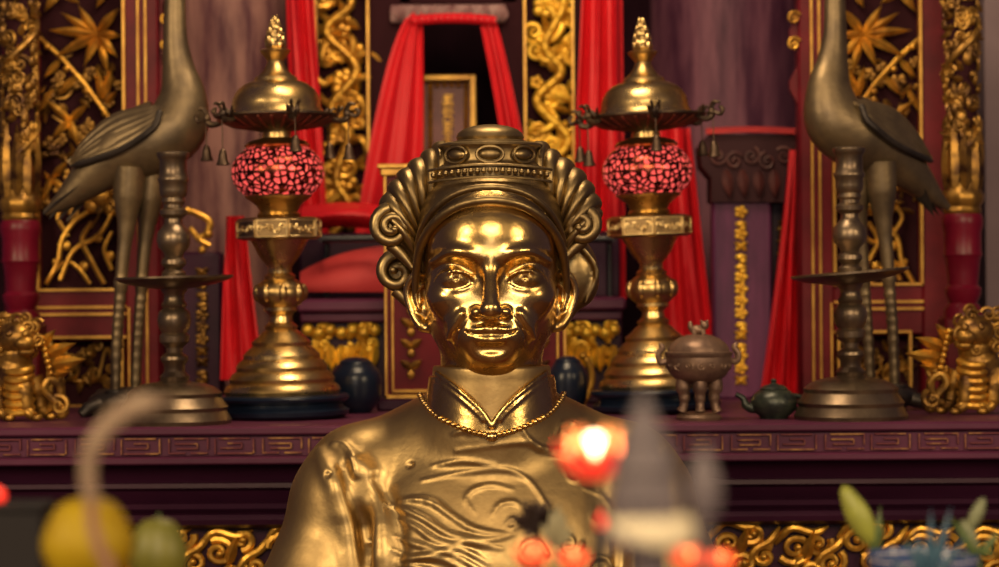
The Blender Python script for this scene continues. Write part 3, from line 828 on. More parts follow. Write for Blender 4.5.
# ------------------------------------------------------------------ the brass statue: sculpted as distance fields, then skinned
class Field:
    def __init__(s, lo, hi, h):
        s.lo = np.array(lo, np.float32); s.h = h
        s.n = np.ceil((np.array(hi) - s.lo) / h).astype(int) + 1
        s.ax = [(s.lo[i] + h * np.arange(s.n[i])).astype(np.float32) for i in range(3)]
        s.F = np.full(tuple(s.n), 60.0, np.float32)
    def win(s, lo, hi):
        sl = []
        for i in range(3):
            a = int(np.clip(math.floor((lo[i] - s.lo[i]) / s.h), 0, s.n[i])); b = int(np.clip(math.ceil((hi[i] - s.lo[i]) / s.h) + 1, 0, s.n[i]))
            sl.append(slice(a, b))
        g = [s.ax[0][sl[0]][:, None, None], s.ax[1][sl[1]][None, :, None], s.ax[2][sl[2]][None, None, :]]
        return tuple(sl), g
    def mix(s, sl, d, k, op):
        a = s.F[sl]
        if op == '+':
            hh = np.maximum(k - np.abs(a - d), 0) / k
            s.F[sl] = np.minimum(a, d) - hh * hh * k * 0.25
        else:
            hh = np.maximum(k - np.abs(a + d), 0) / k
            s.F[sl] = np.maximum(a, -d) + hh * hh * k * 0.25
    def ell(s, c, r, k=4.0, op='+', rot=None):
        mg = max(r) + k + 22 if op == '+' else max(r) + k + 2
        sl, (x, y, z) = s.win([c[i] - mg for i in range(3)], [c[i] + mg for i in range(3)])
        x = x - c[0]; y = y - c[1]; z = z - c[2]
        if rot is not None:
            R = rot
            x, y, z = (R[0][0] * x + R[1][0] * y + R[2][0] * z, R[0][1] * x + R[1][1] * y + R[2][1] * z, R[0][2] * x + R[1][2] * y + R[2][2] * z)
        k0 = np.sqrt((x / r[0]) ** 2 + (y / r[1]) ** 2 + (z / r[2]) ** 2)
        k1 = np.sqrt((x / r[0] ** 2) ** 2 + (y / r[1] ** 2) ** 2 + (z / r[2] ** 2) ** 2) + 1e-6
        s.mix(sl, k0 * (k0 - 1) / k1, k, op)
    def cap(s, a, b, ra, rb, k=4.0, op='+', sq=(1, 1, 1)):
        mg = max(ra, rb) * max(1 / min(sq), 1) + k + (22 if op == '+' else 2)
        sl, (x, y, z) = s.win([min(a[i], b[i]) - mg for i in range(3)], [max(a[i], b[i]) + mg for i in range(3)])
        d = [(b[i] - a[i]) * sq[i] for i in range(3)]
        px, py, pz = (x - a[0]) * sq[0], (y - a[1]) * sq[1], (z - a[2]) * sq[2]
        L = sum(q * q for q in d) + 1e-9
        t = np.clip((px * d[0] + py * d[1] + pz * d[2]) / L, 0, 1)
        ds = np.sqrt((px - t * d[0]) ** 2 + (py - t * d[1]) ** 2 + (pz - t * d[2]) ** 2) - (ra + (rb - ra) * t)
        s.mix(sl, ds, k, op)
    def chain(s, pts, rad, k=3.0, op='+', n=None):
        if n:
            sp = spline(pts, n)
            rr = np.interp(np.linspace(0, 1, n), np.linspace(0, 1, len(rad)), rad) if hasattr(rad, '__len__') else [rad] * n
            pts, rad = [tuple(p) for p in sp], rr
        if not hasattr(rad, '__len__'): rad = [rad] * len(pts)
        # one smooth union of the whole chain, so that joints do not swell
        mg = max(rad) + k + (22 if op == '+' else 2)
        P_ = np.array(pts)
        sl, (x, y, z) = s.win(P_.min(0) - mg, P_.max(0) + mg)
        best = None
        for i in range(len(pts) - 1):
            a, b = pts[i], pts[i + 1]
            d = [b[j] - a[j] for j in range(3)]
            L = sum(q * q for q in d) + 1e-9
            px, py, pz = x - a[0], y - a[1], z - a[2]
            t = np.clip((px * d[0] + py * d[1] + pz * d[2]) / L, 0, 1)
            ds = np.sqrt((px - t * d[0]) ** 2 + (py - t * d[1]) ** 2 + (pz - t * d[2]) ** 2) - (rad[i] + (rad[i + 1] - rad[i]) * t)
            best = ds if best is None else np.minimum(best, ds)
        s.mix(sl, best, k, op)
    def front(s, x, z):
        """depth of the first surface met from the hall side"""
        i = int(np.clip(round((x - s.lo[0]) / s.h), 0, s.n[0] - 1)); j = int(np.clip(round((z - s.lo[2]) / s.h), 0, s.n[2] - 1))
        c = s.F[i, :, j] < 0
        if not c.any(): return None
        q = int(np.argmax(c)); f1 = s.F[i, q, j]; f0 = s.F[i, max(q - 1, 0), j]
        return float(s.ax[1][q] - s.h * (f1 / (f1 - f0) if f1 != f0 else 0))
    def mesh(s):
        F = s.F.copy()
        for a in (0, -1):
            F[a] = np.maximum(F[a], .1); F[:, a] = np.maximum(F[:, a], .1); F[:, :, a] = np.maximum(F[:, :, a], .1)
        ins = F < 0
        n = F.shape
        cs = [(i, j, k) for i in (0, 1) for j in (0, 1) for k in (0, 1)]
        sub = lambda A, c: A[c[0]:n[0] - 1 + c[0], c[1]:n[1] - 1 + c[1], c[2]:n[2] - 1 + c[2]]
        cnt = sum(sub(ins, c).astype(np.int8) for c in cs)
        act = np.argwhere((cnt > 0) & (cnt < 8))
        vid = np.full((n[0] - 1, n[1] - 1, n[2] - 1), -1, np.int32)
        vid[act[:, 0], act[:, 1], act[:, 2]] = np.arange(len(act))
        val = {c: F[act[:, 0] + c[0], act[:, 1] + c[1], act[:, 2] + c[2]] for c in cs}
        S = np.zeros((len(act), 3)); N = np.zeros(len(act))
        for c in cs:
            for ax in range(3):
                if c[ax] == 0:
                    d = list(c); d[ax] = 1; d = tuple(d)
                    a, b = val[c], val[d]
                    m = (a < 0) != (b < 0)
                    t = np.where(m, a / np.where(m, a - b, 1), 0)
                    p = np.tile(np.array(c, float), (len(act), 1)); p[:, ax] += t
                    S[m] += p[m]; N[m] += 1
        V = (act + S / N[:, None]) * s.h + s.lo
        fs = []
        for ax in range(3):
            o1, o2 = [a for a in range(3) if a != ax]
            sl0 = [slice(1, n[i] - 1) for i in range(3)]; sl1 = list(sl0)
            sl0[ax] = slice(0, n[ax] - 1); sl1[ax] = slice(1, n[ax])
            e = ins[tuple(sl0)] != ins[tuple(sl1)]
            q = np.argwhere(e)
            for a in range(3):
                if a != ax: q[:, a] += 1
            ids = []
            for da, db in ((0, 0), (1, 0), (1, 1), (0, 1)):
                r = q.copy(); r[:, o1] -= da; r[:, o2] -= db
                ids.append(vid[r[:, 0], r[:, 1], r[:, 2]])
            Q = np.stack(ids, 1)
            flip = ins[tuple(sl0)][e]
            if ax == 1: flip = ~flip
            Q[~flip] = Q[~flip][:, ::-1]
            fs.append(Q)
        return V, np.concatenate(fs)

SU = 0.00112                       # metres per sculpting unit
ST = P(491, 283.5, 0.085)          # between the eyes, middle of the head
STB = Vector((ST.x, ST.y, 1.125))  # foot of the statue
statue = thing('brass_statue', STB, 'polished brass bust of a smiling robed figure with a fluted headdress, before the altar', 'statue')

def fmesh(fld, name, m, parent, label=None):
    V, Q = fld.mesh()
    V = V * SU + np.array(ST) - np.array(STB)
    me = bpy.data.meshes.new(name)
    me.vertices.add(len(V)); me.vertices.foreach_set('co', V.astype(np.float32).ravel())
    me.loops.add(Q.size); me.loops.foreach_set('vertex_index', Q.astype(np.int32).ravel())
    me.polygons.add(len(Q)); me.polygons.foreach_set('loop_start', (np.arange(len(Q)) * 4).astype(np.int32))
    me.polygons.foreach_set('use_smooth', np.ones(len(Q), bool))
    me.update(calc_edges=True); me.validate()
    me.materials.append(M[m])
    o = bpy.data.objects.new(name, me); COL.objects.link(o)
    o.parent = parent; BASE[o.name] = STB.copy()
    if label: o['label'] = label
    return o
def SP(p): return Vector(p) * SU + ST

# --- body: head, ears, neck and the chest under the robe
B = Field((-100, -116, -262), (100, 100, 126), 1.4)
B.ell((0, 6, 42), (68, 84, 82), 4)
B.ell((0, -12, -10), (63, 60, 74), 24)
B.ell((0, -34, 44), (57, 47, 44), 18)
B.cap((0, 4, -60), (0, 4, -150), 51, 54, 8)
B.ell((0, 22, -212), (110, 62, 72), 20)
for sx in (-1, 1):
    B.ell((sx * 40, -46, -13), (22, 23, 17), 22)            # cheekbone
    B.ell((sx * 25, -54, -38), (15, 16, 15), 22)            # cheek beside the mouth
    B.cap((sx * 47, -2, -40), (sx * 12, -46, -72), 12, 12, 26)   # jaw line
B.ell((0, -60, -70), (17, 13, 12), 16)                      # chin
B.ell((0, -56, -51), (32, 25, 22), 20)                      # muzzle
for sx in (-1, 1):
    B.ell((sx * 34, -89, 9), (22, 18, 12), 16, '-')       # socket
    B.chain([(sx * 5, -76, 26), (sx * 20, -77, 30), (sx * 38, -70.5, 31.5), (sx * 58, -49, 22)], [4.5, 5, 4.5, 2.5], 10, n=14)
    B.chain([(sx * 8, -80.0, 27.5), (sx * 22, -80.8, 30.5), (sx * 40, -73.2, 31.5), (sx * 57, -53.6, 23)], [1.2, 2.2, 2.0, 0.8], 5, n=14)   # hair of the brow
    B.ell((sx * 34, -57, 5.5), (19.5, 17.5, 16), 3)         # eyeball
    up = [(sx * 14, -69.5, 1.0), (sx * 22, -73.6, 9), (sx * 34, -75.4, 12.5), (sx * 46, -68.2, 9), (sx * 54, -57, 2)]
    B.chain(up, [1.4, 2.0, 2.3, 2.0, 1.4], 2.0, n=16)
    B.chain([(a, b + 0.6, c + 6.5) for a, b, c in up], [0.5, 1.2, 1.3, 1.2, 0.6], 2.5, '-', n=16)
    B.chain([(sx * 14, -69.5, 1.5), (sx * 24, -71, -5), (sx * 36, -70.3, -7), (sx * 46, -65, -4.5), (sx * 54, -57, 3)], [1.3, 1.6, 1.8, 1.6, 1.2], 2.0, n=16)
    ring = [(sx * 34 + 7.2 * math.cos(a), -74.2 + 0.5 * abs(math.cos(a)), 5 + 7.2 * math.sin(a)) for a in np.linspace(0, 2 * PI, 17)]
    B.chain(ring, 1.0, 0.8, '-')
    B.ell((sx * 34, -74.4, 5), (2.4, 2.0, 2.4), 0.8, '-')
# nose
B.chain([(0, -74, 20), (0, -82, 5), (0, -91, -13), (0, -96.5, -24)], [7.0, 6.8, 8.0, 9.4], 9, n=12)
B.ell((0, -95, -26), (10, 8.5, 8), 6)
for sx in (-1, 1):
    B.ell((sx * 14, -82.5, -28), (6.6, 8.6, 6.6), 6)
    B.ell((sx * 7.0, -91, -36), (3.2, 4.0, 2.4), 2.5, '-')
    B.chain([(sx * 23, -79, -25), (sx * 28, -75.5, -36), (sx * 36, -67, -50), (sx * 37, -63, -60)], [0.6, 1.6, 1.4, 0.6], 6, '-', n=12)   # smile fold
    B.chain([(sx * 29, -74, -30), (sx * 37, -66.5, -42), (sx * 43, -59, -54)], [1.0, 2.2, 1.0], 9, n=10)
B.cap((0, -85.5, -37), (0, -84, -42), 1.0, 1.4, 4, '-')
# mouth
B.chain([(-27, -71, -45.0), (-15, -79.2, -45.6), (-5, -82.8, -44.4), (0, -82.4, -45.4), (5, -82.8, -44.4), (15, -79.2, -45.6), (27, -71, -45.0)], [1.2, 3.0, 3.6, 3.4, 3.6, 3.0, 1.2], 3.5, n=23)
B.chain([(-24, -71, -49), (-12, -78.5, -53.6), (0, -81.5, -55), (12, -78.5, -53.6), (24, -71, -49)], [1.4, 3.6, 4.6, 3.6, 1.4], 3.5, n=19)
B.chain([(-30, -69.5, -44.5), (-15, -82, -49.4), (0, -86, -49.2), (15, -82, -49.4), (30, -69.5, -44.5)], [1.0, 1.1, 1.0, 1.1, 1.0], 1.8, '-', n=23)
B.ell((0, -80, -65), (15, 5, 3.5), 8, '-')                  # under the lip
# ears
for sx in (-1, 1):
    B.ell((sx * 70, 12, -18), (13, 13, 29), 4)
    rim = [(sx * 62, -6, -2), (sx * 70, -3, 9), (sx * 80, 2, 6), (sx * 85, 6, -9), (sx * 80, 4, -28), (sx * 71, 0, -42), (sx * 64, -4, -46)]
    B.chain(rim, [3, 4.2, 4.6, 4.6, 4.4, 6.0, 4.0], 3.5, n=20)
    B.ell((sx * 73, -6, -14), (6.5, 10, 15), 4, '-')
    B.chain([(sx * 68, -4, 0), (sx * 76, 0, -10), (sx * 73, -1, -26)], [2, 2.4, 2], 2.5, n=8)
    B.cap((sx * 62, -12, -12), (sx * 62, -10, -24), 3.5, 3, 3)
fmesh(B, 'body', 'brass_face', statue, 'brightly polished face, ears and neck')

# --- robe with its sleeves, folds and cloud relief
R = Field((-264, -112, -425), (264, 170, -84), 1.8)
R.ell((0, 30, -262), (142, 88, 150), 8)
R.ell((0, 10, -300), (150, 96, 130), 24)
R.cap((-58, 44, -166), (-136, 40, -198), 52, 48, 24)
R.cap((58, 44, -166), (136, 40, -198), 52, 48, 24)
for sx in (-1, 1):
    R.cap((sx * 142, 38, -206), (sx * 186, 8, -340), 52, 64, 10)
    R.cap((sx * 186, 8, -340), (sx * 176, -10, -430), 64, 66, 14)
    R.cap((sx * 134, 34, -196), (sx * 152, 24, -220), 52, 54, 16)
R.ell((0, 30, -420), (190, 100, 60), 20)
R.cap((0, 4, -92), (0, 8, -150), 60, 66, 20)
def surf(x, z, dy=0.0):
    y = R.front(x, z)
    if y is None: y = 0.0
    return (x, y + dy, z)
def tr(pts, rad, k, op='+', dy=0.0, n=16):
    s2 = spline([(a, 0, b) for a, b in pts], n)
    R.chain([surf(p.x, p.z, dy) for p in s2], np.interp(np.linspace(0, 1, n), np.linspace(0, 1, len(rad)), rad), k, op)
# arm seam and sleeve folds (drawn from the hall side)
tr([(-150, -186), (-146, -215), (-128, -250), (-120, -300), (-118, -400)], [2, 6, 9, 9, 9], 14, '-')
tr([(150, -186), (146, -215), (130, -250), (124, -300), (122, -400)], [2, 6, 9, 9, 9], 14, '-')
tr([(-136, -176), (-122, -196), (-112, -230), (-112, -300)], [0.5, 3, 5, 6], 18)
tr([(-116, -196), (-98, -224), (-92, -260), (-96, -300)], [0.5, 2, 4, 4], 14, '-')
tr([(-175, -170), (-158, -200), (-146, -240), (-140, -300)], [2, 6, 7, 7], 14)
tr([(-160, -160), (-150, -162), (-140, -174), (-136, -190)], [1, 2, 2, 1], 8)
tr([(140, -165), (122, -190), (112, -230), (112, -300)], [2, 5, 6, 6], 16)
tr([(175, -170), (158, -200), (150, -240), (144, -300)], [2, 6, 7, 7], 14)
# cloud and wave relief across the chest
for pts in ([(-70, -196), (-30, -188), (10, -184), (36, -196), (52, -218), (56, -226)],
            [(-60, -182), (-28, -176), (4, -180)],
            [(-36, -166), (4, -160), (34, -158), (50, -168), (84, -178), (92, -190), (86, -198), (76, -196), (72, -186)],
            [(30, -140), (34, -152), (50, -164), (74, -168), (110, -166)],
            [(-18, -226), (-26, -214), (-18, -204), (0, -200), (20, -204)],
            [(0, -228), (8, -218), (20, -216), (28, -220)],
            [(14, -236), (20, -232), (24, -238), (18, -242), (12, -238)],
            [(64, -150), (70, -142), (82, -142), (86, -150), (78, -154), (72, -150)],
            [(-40, -150), (-28, -146), (-18, -150)],
            [(90, -205), (110, -214), (118, -230), (108, -240), (98, -234), (100, -224)]):
    tr(pts, [0.4, 1.9, 2.0, 1.9, 0.4], 3.4, dy=0.7, n=24)
rw = random.Random(12)
for j in range(7):
    z0 = -228 - j * 10.5
    w_ = [rw.uniform(-5, 5) for _ in range(7)]
    x0 = -104 + rw.uniform(-4, 14); x1 = 2 + rw.uniform(-12, 26)
    tr([(lerp(x0, x1, t), z0 + 12 * (1 - t) ** 2 - 15 * t * t + 6.5 * math.sin(t * 6.0 + j * 1.1) + w_[int(t * 6)] * .5) for t in np.linspace(0, 1, 7)], [0.6, 2.6, 3.6, 3.0, 3.6, 2.6, 0.6], 3.6, dy=0.6, n=26)
for (cx, cz, r0, hd) in ((38, -266, 15, 1), (74, -258, 14, -1), (-6, -292, 14, -1), (104, -284, 15, 1), (-60, -312, 14, 1), (56, -304, 16, -1)):
    tr([(cx + r0 * (1 - 0.8 * t) * math.cos(hd * 2 * PI * 1.3 * t), cz + r0 * (1 - 0.8 * t) * math.sin(hd * 2 * PI * 1.3 * t)) for t in np.linspace(0, 1, 9)], [2.4, 2.4, 1.6], 3.0, dy=0.6, n=24)
# two small casting pits
for (x, z, r) in ((-82, -181, 3.4), (-122, -258, 3.4), (-165, -190, 3.4)):
    R.ell(surf(x, z), (r, 2.4, r * 0.8), 3, '-')
# the robe is open at the neck
R.cap((0, 4, -60), (0, 4, -146), 52, 54, 2, '-')
fmesh(R, 'robe', 'brass_robe', statue, 'duller worn brass robe with cloud and wave relief')

# --- standing collar, split in a V
C = Field((-80, -94, -160), (80, 100, -82), 1.5)
x, y, z = C.ax[0][:, None, None], C.ax[1][None, :, None], C.ax[2][None, None, :]
t = (-z - 86) / 64.0
ra = 59 + 8 * t
rr = np.sqrt((x / 1.02) ** 2 + ((y - 4) / 1.0) ** 2)
shell = np.abs(rr - ra) - 2.6
vline = np.maximum(-142 + np.abs(x) * 0.92 + 0.0 * y, -300)      # inside the V, above this line, the neck shows
tul = lambda q: -144 + 56 * (np.abs(q) / 56.0) ** 0.62
edge = np.where(y < 4, z - tul(x), z + 90.0)
top = z + 90 + 3 * (np.abs(x) / 60)
low = np.where(y < 30, -152 + 34 * (np.minimum(np.abs(x), 76) / 70.0) ** 2, -122.0) - z
C.F = np.maximum(np.maximum(shell, edge * 0.6), np.maximum(top, low)).astype(np.float32)
for sx in (-1, 1):
    def cp(xx, off, dy=-0.5):
        zz = float(tul(xx)) + off
        tt = (-zz - 86) / 64.0
        r_ = (59 + 8 * tt)
        return (sx * xx, 4 - math.sqrt(max(r_ * r_ - (xx / 1.02) ** 2, 1)) + dy - 1.5, zz)
    C.chain([cp(q, -1) for q in (1, 2, 4, 7, 11, 16, 24, 32, 40, 48, 55)], 2.8, 1.5)
    C.chain([cp(q + 7, -8) for q in (1, 4, 7, 11, 16, 24, 32, 40, 48)], 2.2, 1.5)
fmesh(C, 'collar', 'brass_face', statue, 'split standing collar with a double ridged edge')

# --- necklace
g = G()
ptsn = spline([(-74, 0, -114), (-68, 0, -121), (-58, 0, -130), (-42, 0, -138), (-20, 0, -146), (0, 0, -149), (20, 0, -146), (42, 0, -138), (58, 0, -130), (68, 0, -121), (74, 0, -114)], 42)
for i, p in enumerate(ptsn):
    yy = R.front(p.x, p.z); yc = C.front(p.x, p.z)
    yy = min(q for q in (yy, yc, 40) if q is not None)
    g.ball(SP((p.x, yy - 1.5, p.z)), 3.1 * SU, 10, 7)
yy = min(q for q in (R.front(0, -150), C.front(0, -150), 40) if q is not None)
g.ball(SP((0, yy - 3, -151)), (6.5 * SU, 4 * SU, 5 * SU), 12, 8)
part(g, 'bead_necklace', 'brass_face', statue)

# --- hair: smooth cap with a ridged band over the brow
H = Field((-112, -104, -62), (112, 112, 140), 1.6)
H.ell((0, 12, 58), (77, 85, 68), 4)
H.ell((0, 34, 18), (73, 70, 66), 16)
band = [(-77, 4, -14), (-75, -12, 14), (-69, -34, 40), (-54, -58, 62), (-30, -74, 77), (0, -80, 82), (30, -74, 77), (54, -58, 62), (69, -34, 40), (75, -12, 14), (77, 4, -14)]
# the face opening below the band
x, y, z = H.ax[0][:, None, None], H.ax[1][None, :, None], H.ax[2][None, None, :]
arch = 82 - 0.0135 * x ** 2 - 0.00000045 * x ** 4 * 1.0
opening = np.maximum(z - arch, y - np.float32(6))
H.F = np.maximum(H.F, -opening).astype(np.float32)
H.chain(band, [3.6, 4.4, 4.8, 4.8, 4.6, 4.6, 4.6, 4.8, 4.8, 4.4, 3.6], 2.0, n=36)
H.chain([(a * 1.005, b + 3, c + 13) for a, b, c in band], [3, 3.4, 3.8, 3.8, 3.6, 3.6, 3.6, 3.8, 3.8, 3.4, 3], 2.0, n=36)
H.chain([(a * 1.005, b - 0.5, c + 6.5) for a, b, c in band], 1.4, 1.5, '-', n=36)
H.chain([(a * 1.0, b + 8, c + 21) for a, b, c in band[2:-2]], 1.3, 2, '-', n=30)
hair = fmesh(H, 'hair', 'brass_hair', statue, 'smooth drawn-back hair under a double ridged band')

# --- fluted crest running from ear to ear
def flute_roll(name, ctr, r_in, nrib):
    g = G()
    n = nrib * 10
    sp = spline(ctr, n)
    m = 18; vs = []; fs = []
    for i in range(n):
        t = (sp[min(i + 1, n - 1)] - sp[max(i - 1, 0)]).normalized()
        out = Vector((t.z, 0, -t.x)); 
        if out.z < 0 and abs(sp[i].x) < 60: out = -out
        if out.x * sp[i].x < 0 and abs(sp[i].x) >= 60: out = -out
        ph = (i / n * nrib) % 1.0
        side = 1 if i < n / 2 else -1
        if side < 0: ph = 1 - ph
        saw = 1 - abs(2 * ph - 1) ** 2.2
        u = i / (n - 1)
        rr0 = r_in * (0.86 + 0.20 * math.sin(PI * u) ** 0.7)
        if 0.36 < u < 0.64: rr0 *= 0.80
        for k in range(m):
            a = 2 * PI * k / m
            # ribs sweep backwards as they climb
            rr = rr0 * (0.90 + 0.13 * saw)
            vs.append(SP(sp[i] + out * (math.cos(a) * rr) + Vector((0, 1, 0)) * (math.sin(a) * rr * 1.15) - t * (side * -20 * (math.cos(a) - 0.4 * math.sin(a)))))
    for i in range(n - 1):
        for k in range(m):
            k2 = (k + 1) % m
            fs.append((i * m + k, i * m + k2, (i + 1) * m + k2, (i + 1) * m + k))
    fs.append(tuple(range(m))); fs.append(tuple((n - 1) * m + k for k in range(m)))
    g.add(vs, fs)
    return part(g, name, 'brass_hair', statue, 'fluted crest of overlapping ribs round the head', 50)
flute_roll('fluted_crest', [(-93, 2, 44), (-90, 6, 66), (-80, 10, 86), (-63, 14, 103), (-41, 16, 116), (0, 18, 120), (41, 16, 116), (63, 14, 103), (80, 10, 86), (89, 6, 66), (91, 2, 44)], 27, 19)

def head_curl(name, c, r, hand, a0, lab, th=7.0, turns=1.6):
    g = G(); c = Vector(c)
    pts = []; rad = []
    n = 34
    for i in range(n):
        t = i / (n - 1)
        a = a0 + hand * 2 * PI * turns * t
        q = r * (1 - 0.78 * t)
        pts.append(SP(c + Vector((q * math.cos(a), -10 * t, q * math.sin(a))))); rad.append(th * SU * (1 - 0.5 * t))
    g.tube(pts, rad, 10)
    g.ball(pts[-1], th * 0.6 * SU)
    g.ball(SP(c + Vector((0, 8, 0))), (r * 1.0 * SU, 10 * SU, r * 1.0 * SU), 20, 12)
    g.tube([SP(c + Vector((-hand * 2, 4, -r * 0.9))), SP(c + Vector((-math.copysign(10, c.x), 2, -r * 1.5))), SP(c + Vector((-math.copysign(20, c.x), 0, -r * 2.2)))], [7 * SU, 6 * SU, 3 * SU], 10)
    return part(g, name, 'brass_hair', statue, lab)
head_curl('side_curl', (-99, -12, 58), 19, 1, PI * 0.55, 'scrolled curl on the viewer\'s left')
head_curl('side_curl', (91, -12, 58), 17, -1, PI * 0.45, 'scrolled curl on the viewer\'s right')
head_curl('back_curl', (-96, 36, 12), 20, 1, PI * 0.2, 'duller scrolled lock behind the left ear', 8, 1.3)
F2 = Field((50, -10, -60), (130, 80, 70), 2.0)
F2.ell((84, 36, 14), (26, 24, 40), 4, rot=np.array(Matrix.Rotation(math.radians(-14), 3, 'Y')))
F2.ell((72, 34, -16), (18, 18, 26), 10)
F2.chain([(66, 20, 44), (92, 14, 36), (108, 18, 10), (96, 20, -20)], [2, 3, 3, 2], 4, n=12)
fmesh(F2, 'back_lobe', 'brass_hair', statue, 'smooth swept lobe of hair behind the right ear')

# --- bead row, jewelled ring and topknot
g = G()
for i in range(-9, 10):
    xx = i * 6.3
    yy = -56 + 0.0080 * xx * xx
    g.ball(SP((xx, yy, 112 - 0.0011 * xx * xx)), 2.9 * SU, 10, 7)
g.tube([SP((q, -54 + 0.0080 * q * q, 106 - 0.0011 * q * q)) for q in range(-62, 63, 4)], 1.5 * SU, 6)
g.tube([SP((q, -53 + 0.0080 * q * q, 118 - 0.0011 * q * q)) for q in range(-62, 63, 4)], 1.5 * SU, 6)
part(g, 'bead_row', 'brass_hair', statue, 'row of round beads above the hair')
g = G()
g.lathe([(q * SU, zz * SU) for q, zz in ((58, 100), (58, 117), (56, 119), (53.5, 121), (52.5, 124), (52.5, 134), (53.5, 137), (55, 139), (54, 141), (49, 142.5), (40, 143), (20, 143))], SP((0, 10, 0)), 64)
part(g, 'jewelled_ring', 'brass_hair', statue)
for i, a in enumerate(np.linspace(-1.36, 1.36, 5)):
    g = G()
    rx = 52.5 * math.sin(a); ry = 10 - 52.5 * math.cos(a)
    mt = Matrix.Rotation(a, 4, 'Z')
    g.ball(SP((rx, ry, 129)), (11 * SU, 4.0 * SU, 6.0 * SU), 14, 9, mt)
    n = 22
    ring = [SP(Vector((rx, ry, 129)) + mt @ Vector((13.5 * math.cos(2 * PI * k / n), -1.6, 8 * math.sin(2 * PI * k / n)))) for k in range(n + 1)]
    g.tube(ring, 1.5 * SU, 6)
    part(g, 'oval_jewel', 'brass_hair', statue)
g = G()
g.lathe([(q * SU, zz * SU) for q, zz in ((30, -10), (37, -4), (38.5, 0), (37, 3.5), (33.5, 4.5), (34.5, 7.5), (33, 11.5), (28, 15.5), (19, 18.6), (8, 20.3), (0.3, 20.7))], SP((0, 10, 141)), 44)
part(g, 'topknot', 'brass_hair', statue)
# the seat under the robe
g = G()
zz = ST.z - 425 * SU
g.lathe([(0.20, 0.0), (0.215, 0.012), (0.205, 0.03), (0.195, 0.04), (0.205, zz - STB.z + 0.014)], STB, 48, 1.0, 0.68)
part(g, 'plinth', 'brass_robe', statue)
